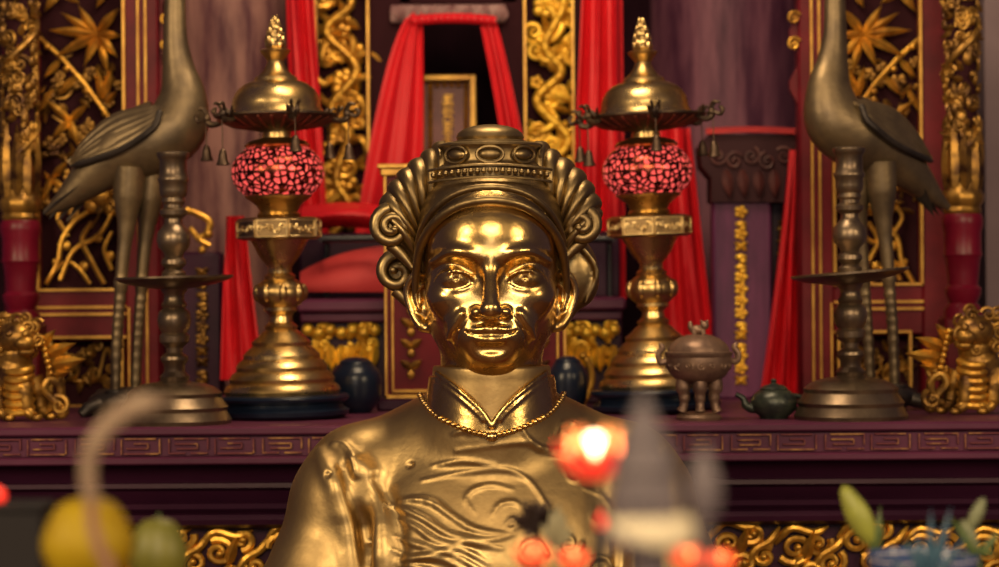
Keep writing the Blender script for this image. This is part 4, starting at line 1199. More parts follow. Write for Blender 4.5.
# ------------------------------------------------------------------ bronze cranes on turtles
def crane(px0, Y, k, label, stance=1):
    """built facing +x at its own foot, then turned"""
    u = U(Y)
    base = P(px0, 300, Y); base.z = AT
    root = thing('bronze_crane', base, label, 'crane statue')
    gz = (Zc(424, Y) - AT)          # picture rows to height above the altar
    def q(px, py, dy=0.0): return base + Vector(((px - 125) * u, dy * u, Zc(py, Y) - AT))
    g = G()
    path = [(150, -150), (168, -118), (177, -70), (177, -10), (177, 35), (180, 66), (184, 94), (177, 122), (152, 137), (122, 150), (94, 172), (66, 196), (46, 210)]
    rad = [9, 9.5, 10, 10.5, 12, 16, 24, 34, 37, 33, 22, 11, 3]
    n = 72; sp = spline([q(*p) for p in path], n)
    rr = np.interp(np.linspace(0, 1, n), np.linspace(0, 1, len(rad)), rad)
    kern = np.array([1, 2, 3, 2, 1]) / 9.0
    rr = np.convolve(np.pad(rr, 2, 'edge'), kern, 'valid') * u
    g.tube(sp, list(rr), 22, 0.80)
    g.ball(q(150, -152), (13 * u, 10 * u, 11 * u), 16, 10)
    body = part(g, 'body', 'bronze', root, None, 60)
    g = G(); g.tube([q(158, -152), q(185, -146), (q(225, -132))], [6 * u, 4 * u, 0.8 * u], 10); part(g, 'beak', 'dark_bronze', root)
    # folded wings, each a bulging shell with feather ridges
    for s in (-1, 1):
        def wing(a, b, s=s):
            top = spl_t(a); bot = spl_b(a)
            px = lerp(top[0], bot[0], b); py = lerp(top[1], bot[1], b)
            bul = math.sin(PI * min(1, max(0, b))) ** 0.5
            hw = np.interp(px, [44, 66, 94, 122, 152, 172], [2, 8, 17, 26, 30, 24]) * 0.94
            dy = hw * (0.45 + 0.62 * b ** 0.7) + 2.0 + 1.3 * abs(math.sin(b * 5.5 * PI)) * (0.25 + a)
            return q(px, py, s * dy)
        tp = spline([(169, 104, 0), (150, 104, 0), (116, 112, 0), (88, 134, 0), (70, 160, 0)], 40); bt_ = spline([(166, 110, 0), (158, 128, 0), (128, 148, 0), (98, 158, 0), (74, 164, 0)], 40)
        spl_t = lambda a: tp[min(39, int(a * 39))]; spl_b = lambda a: bt_[min(39, int(a * 39))]
        g = G(); g.sheet(wing, 39, 24, s * 0.004)
        wg = part(g, 'wing', 'bronze', root, None, 50)
        g = G()
        g.tube([Vector(wing(a, 1.0)) + Vector((0, s * 0.002, 0)) for a in np.linspace(0, 1, 30)], [2.0 * u] + [3.4 * u] * 27 + [2 * u, 1 * u], 8)
        part(g, 'wing_edge', 'dark_bronze', wg)
    g = G()
    for j, (x2, y2) in enumerate(((44, 212), (50, 216), (58, 218), (66, 219))):
        g.leaf(q(104 - j * 2, 166 + j * 4, (j - 1.5) * 5), q(x2, y2, (j - 1.5) * 3), 15 * u, 3.0 * u, (0.35, -0.2, 1), 0.04)
    part(g, 'tail_feathers', 'dark_bronze', root, 'dark drooping tail feathers')
    for dx, dy, pts in ((0, -9 * stance, [(132, 165), (130, 196), (128, 226), (124, 262), (121, 300), (118, 340), (116, 392)]), (0, 9 * stance, [(152, 165), (149, 198), (146, 226), (142, 262), (139, 300), (136, 340), (133, 392)])):
        g = G()
        sp = spline([q(a, b, dy) for a, b in pts], 80)
        rr = np.interp(np.linspace(0, 1, 80), [0, .16, .30, .40, .55, .58, .62, 1], [17, 15, 9.5, 7.2, 6.2, 7.6, 6.0, 5.2]) * u
        for i in range(50, 80): rr[i] *= 1 + 0.10 * math.sin(i * 2.1)
        g.tube(sp, list(rr), 14)
        leg = part(g, 'leg', 'bronze', root)
        g = G()
        for a in (-0.5, 0.2, 0.9): 
            p = q(pts[-1][0], 393, dy); g.tube([p, p + Vector((12 * u * math.cos(a), 12 * u * math.sin(a), -2 * u))], [3 * u, 1.4 * u], 7)
        part(g, 'foot', 'bronze', leg)
    # turtle
    zt = Zc(396, Y)
    tb_ = Vector((base.x, base.y, AT))
    g = G(); g.ball(tb_ + Vector((0, 0, 11 * u)), (40 * u, 30 * u, 17 * u), 30, 14)
    g.lathe([(1.0, 0), (1.0, 5 * u), (0.95, 8 * u)], (0, 0, 0), 30)
    vs = g.v; g = G(); g.ball(tb_ + Vector((0, 0, 14 * u)), (38 * u, 28 * u, 15 * u), 30, 14)
    for a in range(6): g.ball(tb_ + Vector((20 * u * math.cos(a * 1.047), 15 * u * math.sin(a * 1.047), 24 * u)), (10 * u, 8 * u, 3.4 * u), 12, 8)
    tt = part(g, 'turtle_base', 'dark_bronze', root, 'dark bronze turtle under the crane')
    g = G(); g.tube([tb_ + Vector((32 * u, 0, 12 * u)), tb_ + Vector((46 * u, 0, 15 * u)), tb_ + Vector((58 * u, 0, 22 * u))], [8 * u, 7 * u, 8.5 * u], 12); g.ball(tb_ + Vector((60 * u, 0, 23 * u)), (11 * u, 8 * u, 7 * u)); part(g, 'turtle_head', 'dark_bronze', tt)
    for sx in (-1, 1):
        for sy in (-1, 1):
            g = G(); g.tube([tb_ + Vector((sx * 22 * u, sy * 16 * u, 12 * u)), tb_ + Vector((sx * 34 * u, sy * 27 * u, 8 * u)), tb_ + Vector((sx * 40 * u, sy * 30 * u, 2.6 * u))], [8 * u, 7 * u, 5 * u], 10); part(g, 'turtle_leg', 'dark_bronze', tt)
    root.rotation_euler = (0, 0, k)
    return root
crane(125, 0.71, 0.0, 'grey bronze crane on a turtle facing right, at the left end of the altar')
crane(882, 0.71, PI + 0.40, 'grey bronze crane on a turtle facing left, at the right end of the altar', -1)

# ------------------------------------------------------------------ turned candlesticks
def candlestick(cx, Y, ytop, tilt, k, label):
    u = U(Y); c = P(cx, 283, Y); base = Vector((c.x, Y, AT))
    root = thing('candlestick', base, label, 'candlestick')
    def z(py): return AT + (Zc(425 - (425 - py) * k, Y) - Zc(425, Y))
    def L(name, prof, lab=None, n=40, m='candle_bronze', sm=None):
        g = G(); pr = [(r * u, z(y)) for r, y in prof]
        if sm: pr = smooth_prof(pr, sm)
        g.lathe(pr, (c.x, Y, 0), n); return part(g, name, m, root, lab)
    L('base', [(56, 425.3), (57, 421), (54, 416), (52, 412), (53.5, 408), (49, 402), (46.5, 398), (47.5, 394), (40, 388), (30, 384.5), (20, 383)], None, 48)
    L('stem', [(20, 384), (14, 381), (15, 377), (10.5, 372), (10.5, 366), (14, 360), (13.5, 357), (8, 353), (8.5, 348), (14.5, 342), (15, 336), (12.5, 333), (15.5, 328), (17, 320), (15.5, 312), (11, 308), (13, 304.5), (10, 300), (10, 294), (13, 290), (13, 284)])
    L('upper_stem', [(11, 280), (12, 272), (8, 268), (12.5, 263), (12, 259), (9, 256), (10, 252), (15.5, 246), (17, 239), (16, 231), (12, 226), (9, 222), (9, 217), (13.5, 213), (14, 209), (10, 206), (10, 202)])
    L('candle_socket', [(10, 203), (12, 200), (11, 196), (13, 194), (14, 188), (14, 181), (15.5, 179), (15.5, 176), (14, 174), (13.5, 168), (13.5, 158), (15, 156), (16.4, 153), (16.4, 150.5), (14.8, 149.5), (13, 150), (12.5, 158)])
    g = G()
    pr = [(10, 289), (22, 287.5), (42, 284), (54, 280.5), (59, 277.5), (59, 275.5), (54, 276.5), (40, 279), (20, 281), (10, 281.5)]
    g.lathe([(r * u, z(y) - z(280)) for r, y in pr], (0, 0, 0), 56)
    g.xform(Matrix.Translation((c.x, Y, z(280))) @ Matrix.Rotation(tilt, 4, 'Y'))
    part(g, 'drip_pan', 'dark_bronze' if 0 else 'candle_bronze', root, 'wide dished drip pan')
    return root
candlestick(174, 0.50, 149, math.radians(-1.2), 0.986, 'turned bronze candlestick standing in front of the left crane')
candlestick(850, 0.50, 145, math.radians(-4.5), 0.986, 'turned bronze candlestick with a tilted pan in front of the right crane')

# ------------------------------------------------------------------ brass pagoda lamps with red glass globes
def globe_material():
    m = bpy.data.materials.new('red_glass_behind_pierced_brass'); m.use_nodes = True
    nt = m.node_tree; b = nt.nodes['Principled BSDF']
    tc = nt.nodes.new('ShaderNodeTexCoord')
    vo = nt.nodes.new('ShaderNodeTexVoronoi'); vo.feature = 'DISTANCE_TO_EDGE'; vo.inputs['Scale'].default_value = 112; vo.inputs['Randomness'].default_value = 0.75
    nt.links.new(tc.outputs['Object'], vo.inputs['Vector'])
    st = nt.nodes.new('ShaderNodeMapRange'); st.inputs['From Min'].default_value = 0.13; st.inputs['From Max'].default_value = 0.22
    nt.links.new(vo.outputs[0], st.inputs['Value'])
    def mix(a, c):
        x = nt.nodes.new('ShaderNodeMix'); x.data_type = 'RGBA'; x.inputs[6].default_value = (*a, 1); x.inputs[7].default_value = (*c, 1)
        nt.links.new(st.outputs[0], x.inputs[0]); return x.outputs[2]
    nt.links.new(mix((0.22, 0.05, 0.03), (0.75, 0.07, 0.07)), b.inputs['Base Color'])
    nt.links.new(mix((0, 0, 0), (1.0, 0.12, 0.105)), b.inputs['Emission Color'])
    b.inputs['Emission Strength'].default_value = 0.48
    iv = nt.nodes.new('ShaderNodeMath'); iv.operation = 'SUBTRACT'; iv.inputs[0].default_value = 1.0
    nt.links.new(st.outputs[0], iv.inputs[1]); nt.links.new(iv.outputs[0], b.inputs['Metallic'])
    bp = nt.nodes.new('ShaderNodeBump'); bp.inputs['Strength'].default_value = 0.6; bp.inputs['Distance'].default_value = 0.002; bp.invert = True
    nt.links.new(st.outputs[0], bp.inputs['Height']); nt.links.new(bp.outputs[0], b.inputs['Normal'])
    b.inputs['Roughness'].default_value = 0.22
    return m
M['globe'] = globe_material()
def pagoda_lamp(cx, Y, label, spin):
    u = 0.001344; c = P(cx, 283, Y); base = Vector((c.x, Y, AT))
    root = thing('pagoda_lamp', base, label, 'lamp')
    z = lambda py: AT + (420 - py) * u * 0.99
    def L(name, prof, m='lamp_brass', lab=None, n=48, par=None, **kw):
        g = G(); g.lathe([(r * u, z(y)) for r, y in prof], (c.x, Y, 0), n, **kw); return part(g, name, m, par or root, lab)
    L('plinth', [(62, 420), (66, 417), (67, 413), (62, 410), (60, 406), (66, 403), (67.5, 400), (66, 397.5), (58, 396.5)], 'navy', 'navy-black round plinth', 56)
    L('base', [(57, 397), (58.5, 393), (56.5, 388), (52, 385), (53, 381), (50, 376), (45.5, 373), (46, 369), (43, 364), (38.5, 361), (38.5, 357), (34, 352), (29, 348), (30, 344), (24, 339), (19, 334), (15, 331)], n=56)
    L('knop_stem', [(15, 332), (17, 328), (12, 324), (11, 318), (14, 314), (17, 312), (16, 309), (22, 304), (25, 297), (25, 291), (22, 285), (15, 280), (16, 277), (12, 274), (12, 268), (16, 262)], flute=0)
    g = G()
    for j in range(8):
        a = j * PI / 4 + 0.2; g.ball((c.x + 23 * u * math.cos(a), Y + 23 * u * math.sin(a), z(294)), (5 * u, 5 * u, 9 * u), 10, 8)
    part(g, 'knop_petals', 'lamp_brass', root)
    L('cone_neck', [(16, 263), (21, 256), (25, 248), (29, 241), (31, 238)])
    g = G(); g.lathe([(38 * u, z(240.5)), (43 * u, z(238.5)), (43 * u, z(220)), (38 * u, z(218))], (c.x, Y, 0), 8, rot=PI / 8 + spin)
    col = part(g, 'octagon_collar', 'dark_brass_collar', root, 'darker eight-sided collar', 20)
    for j in range(8):
        a = j * PI / 4 + spin; ap = 43 * math.cos(PI / 8) * u
        g = G(); rnd = random.Random(j)
        for k in range(5): g.spiral(((k - 2) * 5.6 * u, 0, rnd.uniform(-2, 2) * u), 3.6 * u, 1.2, 1.1 * u, 1 if k % 2 else -1, rnd.uniform(0, 6))
        for zz in (-8, 8): g.box((0, 0, zz * u), (30 * u, 2.4 * u, 1.5 * u), 0.0004)
        for xx in (-15, 15): g.box((xx * u, 0, 0), (1.5 * u, 2.4 * u, 17 * u), 0.0004)
        g.xform(Matrix.Translation((c.x + ap * math.cos(a), Y + ap * math.sin(a), z(229.5))) @ Matrix.Rotation(a + PI / 2, 4, 'Z'))
        part(g, 'pierced_panel', 'pale_brass', col, 'pale brass relief panel')
    L('globe_cup', [(20, 219), (22, 215), (19, 212), (22, 206), (28, 201), (33, 197.5), (34, 195.5), (30, 195)])
    g = G(); g.ball((c.x, Y, z(172)), (46.5 * u, 46.5 * u, 32.5 * u), 48, 30); part(g, 'glass_globe', 'globe', root, 'lit red glass globe behind pierced brass')
    L('globe_cap', [(31, 147), (33, 145), (29, 141), (20, 138), (15, 137), (14, 129), (17, 127), (14, 124)])
    L('canopy', [(14, 131), (26, 129), (44, 124), (58, 118.5), (63, 115.5), (63, 113.8), (58, 113), (46, 112)], 'dark_brass', 'dark spreading canopy', 60)
    g = G()
    for j in range(28):
        a = j * 2 * PI / 28; d = Vector((math.cos(a), math.sin(a), 0)); o = Vector((c.x, Y, 0))
        g.tube([o + d * 18 * u + Vector((0, 0, z(129.2))), o + d * 44 * u + Vector((0, 0, z(124.8))), o + d * 60 * u + Vector((0, 0, z(118.0)))], [1.2 * u, 1.7 * u, 1.3 * u], 6)
    part(g, 'canopy_ribs', 'rib_red', root, 'reddish radiating ribs under the canopy')
    L('dome', [(48, 113.5), (47, 110), (45, 107), (44.5, 102), (42.5, 95), (38.5, 88.5), (32.5, 83.5), (26, 80.5), (22, 79.5), (21, 76), (16.5, 73.5), (12.5, 69), (9, 63), (8, 59), (9.5, 57)], n=56)
    L('finial_cup', [(9, 58), (11, 55), (14.5, 51), (15.5, 48.5), (12, 47), (8, 46.5)])
    g = G()
    for lv in range(7):
        for j in range(7):
            a = j * 2 * PI / 7 + lv * 0.45; r = (9.4, 9.2, 8.2, 6.8, 5.2, 3.6, 2.0)[lv] * u; zz = z(46 - lv * 4.3)
            d = Vector((math.cos(a), math.sin(a), 0))
            g.leaf(Vector((c.x, Y, zz)) + d * r * 0.92, Vector((c.x, Y, zz + 7 * u)) + d * r * 0.94, 5.5 * u, 0.7 * u, d, 0.08, 7)
    g.lathe([(7 * u, z(47)), (9 * u, z(43)), (9 * u, z(38)), (7 * u, z(30)), (4.4 * u, z(23)), (1.8 * u, z(17)), (0.3 * u, z(14))], (c.x, Y, 0), 20)
    part(g, 'pinecone_finial', 'lamp_brass', root)
    for j in range(6):
        a = j * PI / 3 + spin + 0.16; d = Vector((math.cos(a), math.sin(a), 0)); s = Vector((-d.y, d.x, 0)); o = Vector((c.x, Y, 0))
        at = lambda r, y, t=0: o + d * r * u + s * t * u + Vector((0, 0, z(y)))
        g = G()
        g.tube(spline([at(54, 116), at(62, 121), at(70, 121), at(76, 115)], 12), [3 * u] * 6 + [3.4 * u] * 4 + [2.4 * u] * 2, 8)
        g.ball(at(73, 115), (4.2 * u, 4.2 * u, 4.6 * u), 10, 7)
        for q in (-1, 1):
            g.leaf(at(60, 117, 0), at(66, 107, q * 7), 6 * u, 1.4 * u, d, 0.05); g.tube(spline([at(72, 112, q * 2), at(76, 105, q * 4), at(81, 106, q * 4)], 7), [1.6 * u] * 6 + [.8 * u], 6)
        g.tube(spline([at(75, 115), at(82, 118), at(85, 113), at(81, 110)], 9), [2.2 * u] * 8 + [1 * u], 7)
        arm = part(g, 'dragon_arm', 'dark_brass', root, 'small dark dragon-headed arm')
        g = G()
        ln = (22, 30, 24, 32, 21, 27)[j]
        g.tube([at(74, 117), at(74, 123), at(74, 119 + ln)], 0.55 * u, 6)
        g.lathe([(1.2 * u, z(118 + ln)), (3.2 * u, z(120 + ln)), (4.2 * u, z(124 + ln)), (4.8 * u, z(129 + ln)), (7 * u, z(134 + ln)), (6.2 * u, z(134.4 + ln)), (3.6 * u, z(128 + ln))], (at(74, 0).x, at(74, 0).y, 0), 18)
        part(g, 'hanging_bell', 'bell_bronze', arm)
    return root
M['pale_brass'] = mat('pale_brass', (0.88, 0.68, 0.34), 1.0, 0.32, (0.60, 0.42, 0.18), 40)
M['dark_brass_collar'] = mat('darkened_brass', (0.40, 0.27, 0.12), 1.0, 0.36, (0.20, 0.13, 0.07), 30)
M['rib_red'] = mat('reddish_canopy_rib', (0.22, 0.06, 0.035), 0.6, 0.4)
M['bell_bronze'] = mat('bell_bronze', (0.10, 0.065, 0.045), 0.85, 0.42)
lp = pagoda_lamp(282, 0.62, 'brass pagoda lamp with a lit red globe, left of the statue', PI / 8 + 0.30)
lp.rotation_euler = (0, math.radians(-0.8), 0)
lp2 = pagoda_lamp(656, 0.70, 'brass pagoda lamp with a lit red globe, right of the statue', PI / 8 + 0.05)
lp2.rotation_euler = (0, math.radians(-1.9), 0)
lp.location.z += 0.0012; lp2.location.z += 0.003

# ------------------------------------------------------------------ dark round jars behind the statue's shoulders
def jar(cx, Y, r, top, label):
    u = U(Y); c = P(cx, 283, Y); h = Zc(top, Y) - AT
    root = thing('dark_jar', (c.x, Y, AT), label, 'jar')
    g = G(); g.lathe(smooth_prof([(r * .55 * u, AT), (r * .9 * u, AT + h * .22), (r * u, AT + h * .5), (r * .93 * u, AT + h * .72), (r * .6 * u, AT + h * .9), (r * .42 * u, AT + h * .93)], 30), (c.x, Y, 0), 40)
    b = part(g, 'body', 'navy', root)
    g = G(); g.lathe(smooth_prof([(r * .66 * u, AT + h * .885), (r * .6 * u, AT + h * .92), (r * .35 * u, AT + h * .98), (r * .04 * u, AT + h)], 16), (c.x, Y, 0), 36); part(g, 'lid', 'navy', root)
    return root
jar(355, 0.74, 26, 356, 'navy-black lidded jar between the left brass lamp and the statue')
jar(567, 0.70, 20, 356, 'navy-black lidded jar between the statue and right brass lamp')
# gilt foot curve standing by the right jar
g = G(); Y = .86; u = U(Y)
g.tube(spline([P(584, 356, Y), P(590, 366, Y), P(592, 380, Y), P(588, 394, Y), P(582, 404, Y)], 14), [2 * u] + [3.4 * u] * 12 + [2.6 * u], 9)
g.ball(P(583, 356, Y), 4 * u); b_ = P(582, 408, Y); b_.z = AT; g.tube([P(582, 404, Y), Vector((b_.x, b_.y, AT + .002))], [3 * u, 4.5 * u], 9)
solo(g, 'gilt_bracket', 'gilt', tuple(b_), 'curved gilt bracket standing beside the jar right of the statue', 'bracket')

# ------------------------------------------------------------------ tripod censer and teapot on the right of the altar
Y = 0.50; u = U(Y); c = P(698, 283, Y); base = Vector((c.x, Y, AT))
cen = thing('tripod_censer', base, 'small brown bronze tripod incense burner with a lion-knob lid beside the right lamp', 'incense burner')
z = lambda py: AT + (424 - py) * u
def CL(name, prof, m='censer', n=40, lab=None):
    g = G(); g.lathe([(r * u, z(y)) for r, y in prof], (c.x, Y, 0), n); return part(g, name, m, cen, lab)
CL('stand', [(22, 424), (23, 421), (21, 418.5), (18, 418), (19, 416), (12, 415.5)])
CL('bowl', [(10, 388), (20, 385), (27, 380), (31.5, 373), (33, 366), (32.5, 361), (34, 359), (34, 356), (30, 355)])
lid = CL('lid', [(31, 356), (30.5, 352), (27, 347), (20, 342), (12, 339), (8, 338.5)])
g = G(); g.ball((c.x - 1 * u, Y, z(334)), (8 * u, 6 * u, 5 * u)); g.ball((c.x + 6 * u, Y - 2 * u, z(329.5)), (4.6 * u, 4.4 * u, 4.6 * u)); g.ball((c.x - 8 * u, Y, z(330)), (2.6 * u, 2.6 * u, 5 * u))
for sx in (-5, 4): g.tube([(c.x + sx * u, Y - 3 * u, z(334)), (c.x + (sx + 1) * u, Y - 5 * u, z(339))], [2.6 * u, 2.2 * u], 8)
for sx in (3, 9): g.ball((c.x + sx * u, Y - 2 * u, z(325.5)), 1.5 * u, 8, 6)
part(g, 'lion_knob', 'censer', lid)
for s in (-1, 1):
    g = G(); g.tube(spline([(c.x + s * 30 * u, Y, z(364)), (c.x + s * 38 * u, Y, z(366)), (c.x + s * 40 * u, Y, z(358)), (c.x + s * 36 * u, Y, z(352)), (c.x + s * 38.5 * u, Y, z(347))], 14), [3.2 * u] * 12 + [2.4 * u, 1.6 * u], 9)
    part(g, 'handle', 'censer', cen)
for a in (-PI / 2 - 1.05 + 0.0, -PI / 2 + 1.05, PI / 2):
    pass
for dx, dy in ((-16, -6), (16, -6), (0, -14)):
    g = G(); g.tube(spline([(c.x + dx * .75 * u, Y + dy * .7 * u, z(378)), (c.x + dx * 1.02 * u, Y + dy * u, z(388)), (c.x + dx * .92 * u, Y + dy * .95 * u, z(400)), (c.x + dx * .98 * u, Y + dy * u, z(410)), (c.x + dx * 1.12 * u, Y + dy * 1.1 * u, z(415.6))], 20), [8 * u] * 4 + [7.4 * u] * 4 + [5.6 * u] * 4 + [4.4 * u] * 5 + [5 * u] * 3, 12)
    g.ball((c.x + dx * 1.02 * u, Y + dy * 1.25 * u, z(387)), (5 * u, 3 * u, 5.5 * u), 10, 8)
    part(g, 'leg', 'censer', cen)
g = G()
for k in range(16):
    a = 2 * PI * k / 16; gg = G(); gg.spiral((0, 0, 0), 4.6 * u, 1.2, 1.2 * u, 1 if k % 2 else -1, 0.5 * k)
    gg.xform(Matrix.Translation((c.x + 31.5 * u * math.cos(a), Y + 31.5 * u * math.sin(a), z(369))) @ Matrix.Rotation(a + PI / 2, 4, 'Z')); g.add(gg.v, gg.f)
part(g, 'relief_band', 'censer', cen)

Y = 0.52; u = U(Y); c = P(773, 283, Y); base = Vector((c.x, Y, AT))
pot = thing('teapot', base, 'small mottled green-black teapot right of the tripod incense burner', 'teapot')
z = lambda py: AT + (421.6 - py) * u
g = G(); g.lathe([(r * u, z(y)) for r, y in ((14, 421.6), (15, 419), (20, 415), (23, 409), (23.5, 404), (21, 398), (16, 393.5), (11, 392))], (c.x, Y, 0), 36); part(g, 'body', 'pot_green', pot)
g = G(); g.lathe([(r * u, z(y)) for r, y in ((13.5, 393.5), (14, 391.5), (10, 388.5), (4, 387), (2.4, 385.5), (3.4, 383.5), (1.5, 381.8))], (c.x, Y, 0), 28); part(g, 'lid', 'pot_green', pot)
g = G(); g.tube(spline([(c.x - 18 * u, Y, z(411)), (c.x - 27 * u, Y, z(409)), (c.x - 31 * u, Y, z(401)), (c.x - 38 * u, Y, z(397))], 12), [5.5 * u] * 3 + [4.4 * u] * 3 + [3.2 * u] * 3 + [2.6 * u] * 3, 10); part(g, 'spout', 'pot_green', pot)
g = G(); g.tube(spline([(c.x + 19 * u, Y, z(412)), (c.x + 29 * u, Y, z(411)), (c.x + 31 * u, Y, z(402)), (c.x + 19 * u, Y, z(398))], 14), 2.2 * u, 8); part(g, 'handle', 'pot_green', pot)

# ------------------------------------------------------------------ gilt lions at the outer ends of the altar
def lion(cx, Y, s, label, m):
    u = U(Y) * 1.0; c = P(cx, 283, Y); base = Vector((c.x, Y, AT))
    root = thing('gilt_lion', base, label, 'lion figure')
    q = lambda dx, py, dy=0.0: base + Vector((s * dx * u, dy * u, (421 - py) * u))
    g = G()
    g.tube(spline([q(-34, 404, 6), q(-18, 388, 4), q(-2, 374, 0), (q(4, 356, -4)), q(2, 340, -6)], 26), [14 * u] * 3 + [20 * u] * 6 + [21 * u] * 8 + [17 * u] * 5 + [14 * u] * 4, 18)
    body = part(g, 'body', m, root, None, 60)
    g = G()
    for k in range(6): 
        py = 372 + k * 8
        g.tube(spline([q(-6, py - 3, -14), q(4, py, -23 + abs(k - 2)), q(16, py - 1, -20), q(22, py - 5, -6)], 10), [2 * u] + [4.2 * u] * 8 + [2 * u], 9)
    part(g, 'ribbed_chest', 'gilt', root, 'bright ridged belly bands')
    g = G(); g.ball(q(6, 338, -10), (20 * u, 18 * u, 17 * u), 20, 12); g.ball(q(16, 343, -22), (11 * u, 9 * u, 8 * u), 14, 9); g.ball(q(17, 352, -19), (9 * u, 8 * u, 4.5 * u), 12, 8)
    for e in (2, 18): g.ball(q(e, 334, -25), 4.2 * u, 10, 7)
    head = part(g, 'head', m, root)
    g = G(); rnd = random.Random(int(cx))
    for k in range(26):
        a = rnd.uniform(0, 2 * PI); r = rnd.uniform(17, 27)
        g.spiral(q(2 + r * math.cos(a), 338 - r * 0.85 * math.sin(a), rnd.uniform(-20, 2)), rnd.uniform(5.5, 8.5) * u, 1.4, 2.2 * u, rnd.choice((1, -1)), rnd.uniform(0, 6))
    part(g, 'curled_mane', m, head)
    for dx, dy in ((14, -18), (-14, -14), (24, 4)):
        g = G(); g.tube(spline([q(dx - 4, 378, dy * .6), q(dx + 2, 396, dy), q(dx + 4, 410, dy), q(dx + 12, 416, dy - 5)], 16), [10 * u] * 5 + [7.4 * u] * 5 + [6 * u] * 3 + [5 * u] * 3, 11)
        for t in (-4, 0, 4): g.ball(q(dx + 15, 417, dy - 6 + t), (4.5 * u, 2.4 * u, 3.4 * u), 9, 7)
        part(g, 'leg', m, root)
    g = G()
    g.tube(spline([q(30, 412, 6), q(44, 404, 2), q(48, 388, 0), q(38, 380, -2), q(32, 390, -2), q(40, 400, 0), q(52, 412, 0), q(44, 418, 2)], 40), [4.5 * u] * 38 + [3 * u, 2 * u], 9)
    g.spiral(q(44, 376, 0), 11 * u, 1.3, 3.4 * u, int(s), 0.3); g.spiral(q(47, 406, -2), 10 * u, 1.3, 3.2 * u, -int(s), 2.0)
    part(g, 'curled_tail', m, root)
    g = G()
    for (a, b, cc, d, wd) in ((34, 366, 74, 360, 15), (30, 356, 64, 344, 13), (36, 376, 60, 372, 10), (26, 350, 44, 330, 11)):
        g.leaf(q(a, b, 2), q(cc, d, -4), wd * u, 3 * u, (0, -1, 0), 0.1)
    for k in range(7): g.ball(q(30 + k * 1.5, 338 + k * 6, -6), 3.4 * u, 8, 6)
    part(g, 'flame_tufts', 'gilt', root, 'bright flame-shaped tufts')
    return root
lion(12, 0.60, 1, 'gilt lion with a ribbed chest crouching at the far left of the altar', 'gilt_dark')
lion(978, 0.60, -1, 'gilt lion with a curled mane crouching at the far right of the altar', 'gilt_dark')
# ------------------------------------------------------------------ foreground offering table (below the frame) and what stands on it
FT = CAM_Z - 0.30
ft = thing('front_table', (0, -1.2, 0), 'red lacquered offering table in the foreground, its top just below the view', 'table')
g = G(); g.box((0, -1.2, FT - 0.02), (1.3, 1.1, 0.04), 0.005); part(g, 'table_top', 'red_lacquer', ft)
for sx in (-0.58, 0.58):
    for sy in (-1.68, -0.72):
        g = G(); g.box((sx, sy, (FT - 0.04) / 2), (0.07, 0.07, FT - 0.04), 0.004); part(g, 'leg', 'red_lacquer', ft)
# statue's own support
g = G(); g.box((STB.x, STB.y, STB.z / 2), (0.66, 0.36, STB.z - .001), 0.006)
solo(g, 'statue_pedestal', 'red_lacquer', (STB.x, STB.y, 0), 'red lacquered block pedestal carrying the brass statue', 'pedestal')

# lotus candle lamps
def lotus(cx, cy, Y, r, label, m, glow, grp='glowing lotus lamps in the foreground'):
    u = U(Y); c = P(cx, cy, Y); root = thing('lotus_lamp', (c.x, Y, FT), label, 'lotus lamp', grp)
    R_ = r * u
    g = G(); g.lathe([(R_ * .7, FT), (R_ * .6, FT + R_ * .3), (R_ * .14, FT + R_ * .5), (R_ * .12, c.z - R_ * .8), (R_ * .34, c.z - R_ * .62)], (c.x, Y, 0), 20); part(g, 'stand', 'charcoal', root, 'dark slim stand')
    for ring, (n, tilt, ln, wd) in enumerate(((6, 0.30, 1.55, 0.85), (8, 0.75, 1.45, 0.8))):
        for k in range(n):
            a = 2 * PI * k / n + ring * 0.35
            d = Vector((math.cos(a), math.sin(a), 0)); o = Vector((c.x, Y, c.z - R_ * 0.62))
            b = o + d * R_ * 0.22; t = o + d * R_ * (0.25 + math.sin(tilt) * ln * 0.95) + Vector((0, 0, math.cos(tilt) * ln * R_))
            g = G(); g.leaf(b, t, R_ * wd, R_ * .04, -d + Vector((0, 0, 0.3)), -0.16 if ring == 0 else -0.1, 8)
            part(g, 'petal', 'hot_petal' if glow == 'glow_white' and ring == 0 else m, root)
    if glow:
        g = G(); g.lathe(smooth_prof([(q * R_, c.z + k * R_) for q, k in ((.10, -.52), (.18, -.34), (.38, -.08), (.52, .2), (.40, .5), (.03, .68))], 18), (c.x, Y, 0), 20); part(g, 'bulb', glow, root, 'bright glowing bulb')
    return root
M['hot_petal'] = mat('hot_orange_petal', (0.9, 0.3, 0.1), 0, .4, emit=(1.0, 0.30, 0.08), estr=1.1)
M['glow_white'] = mat('white_hot_bulb', (1, .9, .7), 0, .3, emit=(1.0, 0.66, 0.36), estr=9.0)
M['glow_orange'] = mat('orange_bulb', (1, .3, .1), 0, .3, emit=(1.0, 0.22, 0.07), estr=2.2)
lotus(594, 457, -1.60, 34, 'red lotus lamp with a white-hot glowing bulb before the statue\'s shoulder', 'lit_petal', 'glow_white')
lotus(533, 556, -1.44, 17, 'orange lotus lamp at the bottom edge, left of the cream-rimmed lamp', 'orange_petal', 'glow_orange')
lotus(574, 560, -1.34, 15, 'orange lotus lamp at the bottom edge just below the white-hot one', 'orange_petal', 'glow_orange')
lotus(690, 560, -1.52, 17, 'orange lotus lamp at the bottom edge under the smoky spired lamp', 'orange_petal', 'glow_orange')
lotus(720, 562, -1.40, 15, 'orange lotus lamp at the bottom edge, rightmost of the row', 'orange_petal', 'glow_orange')
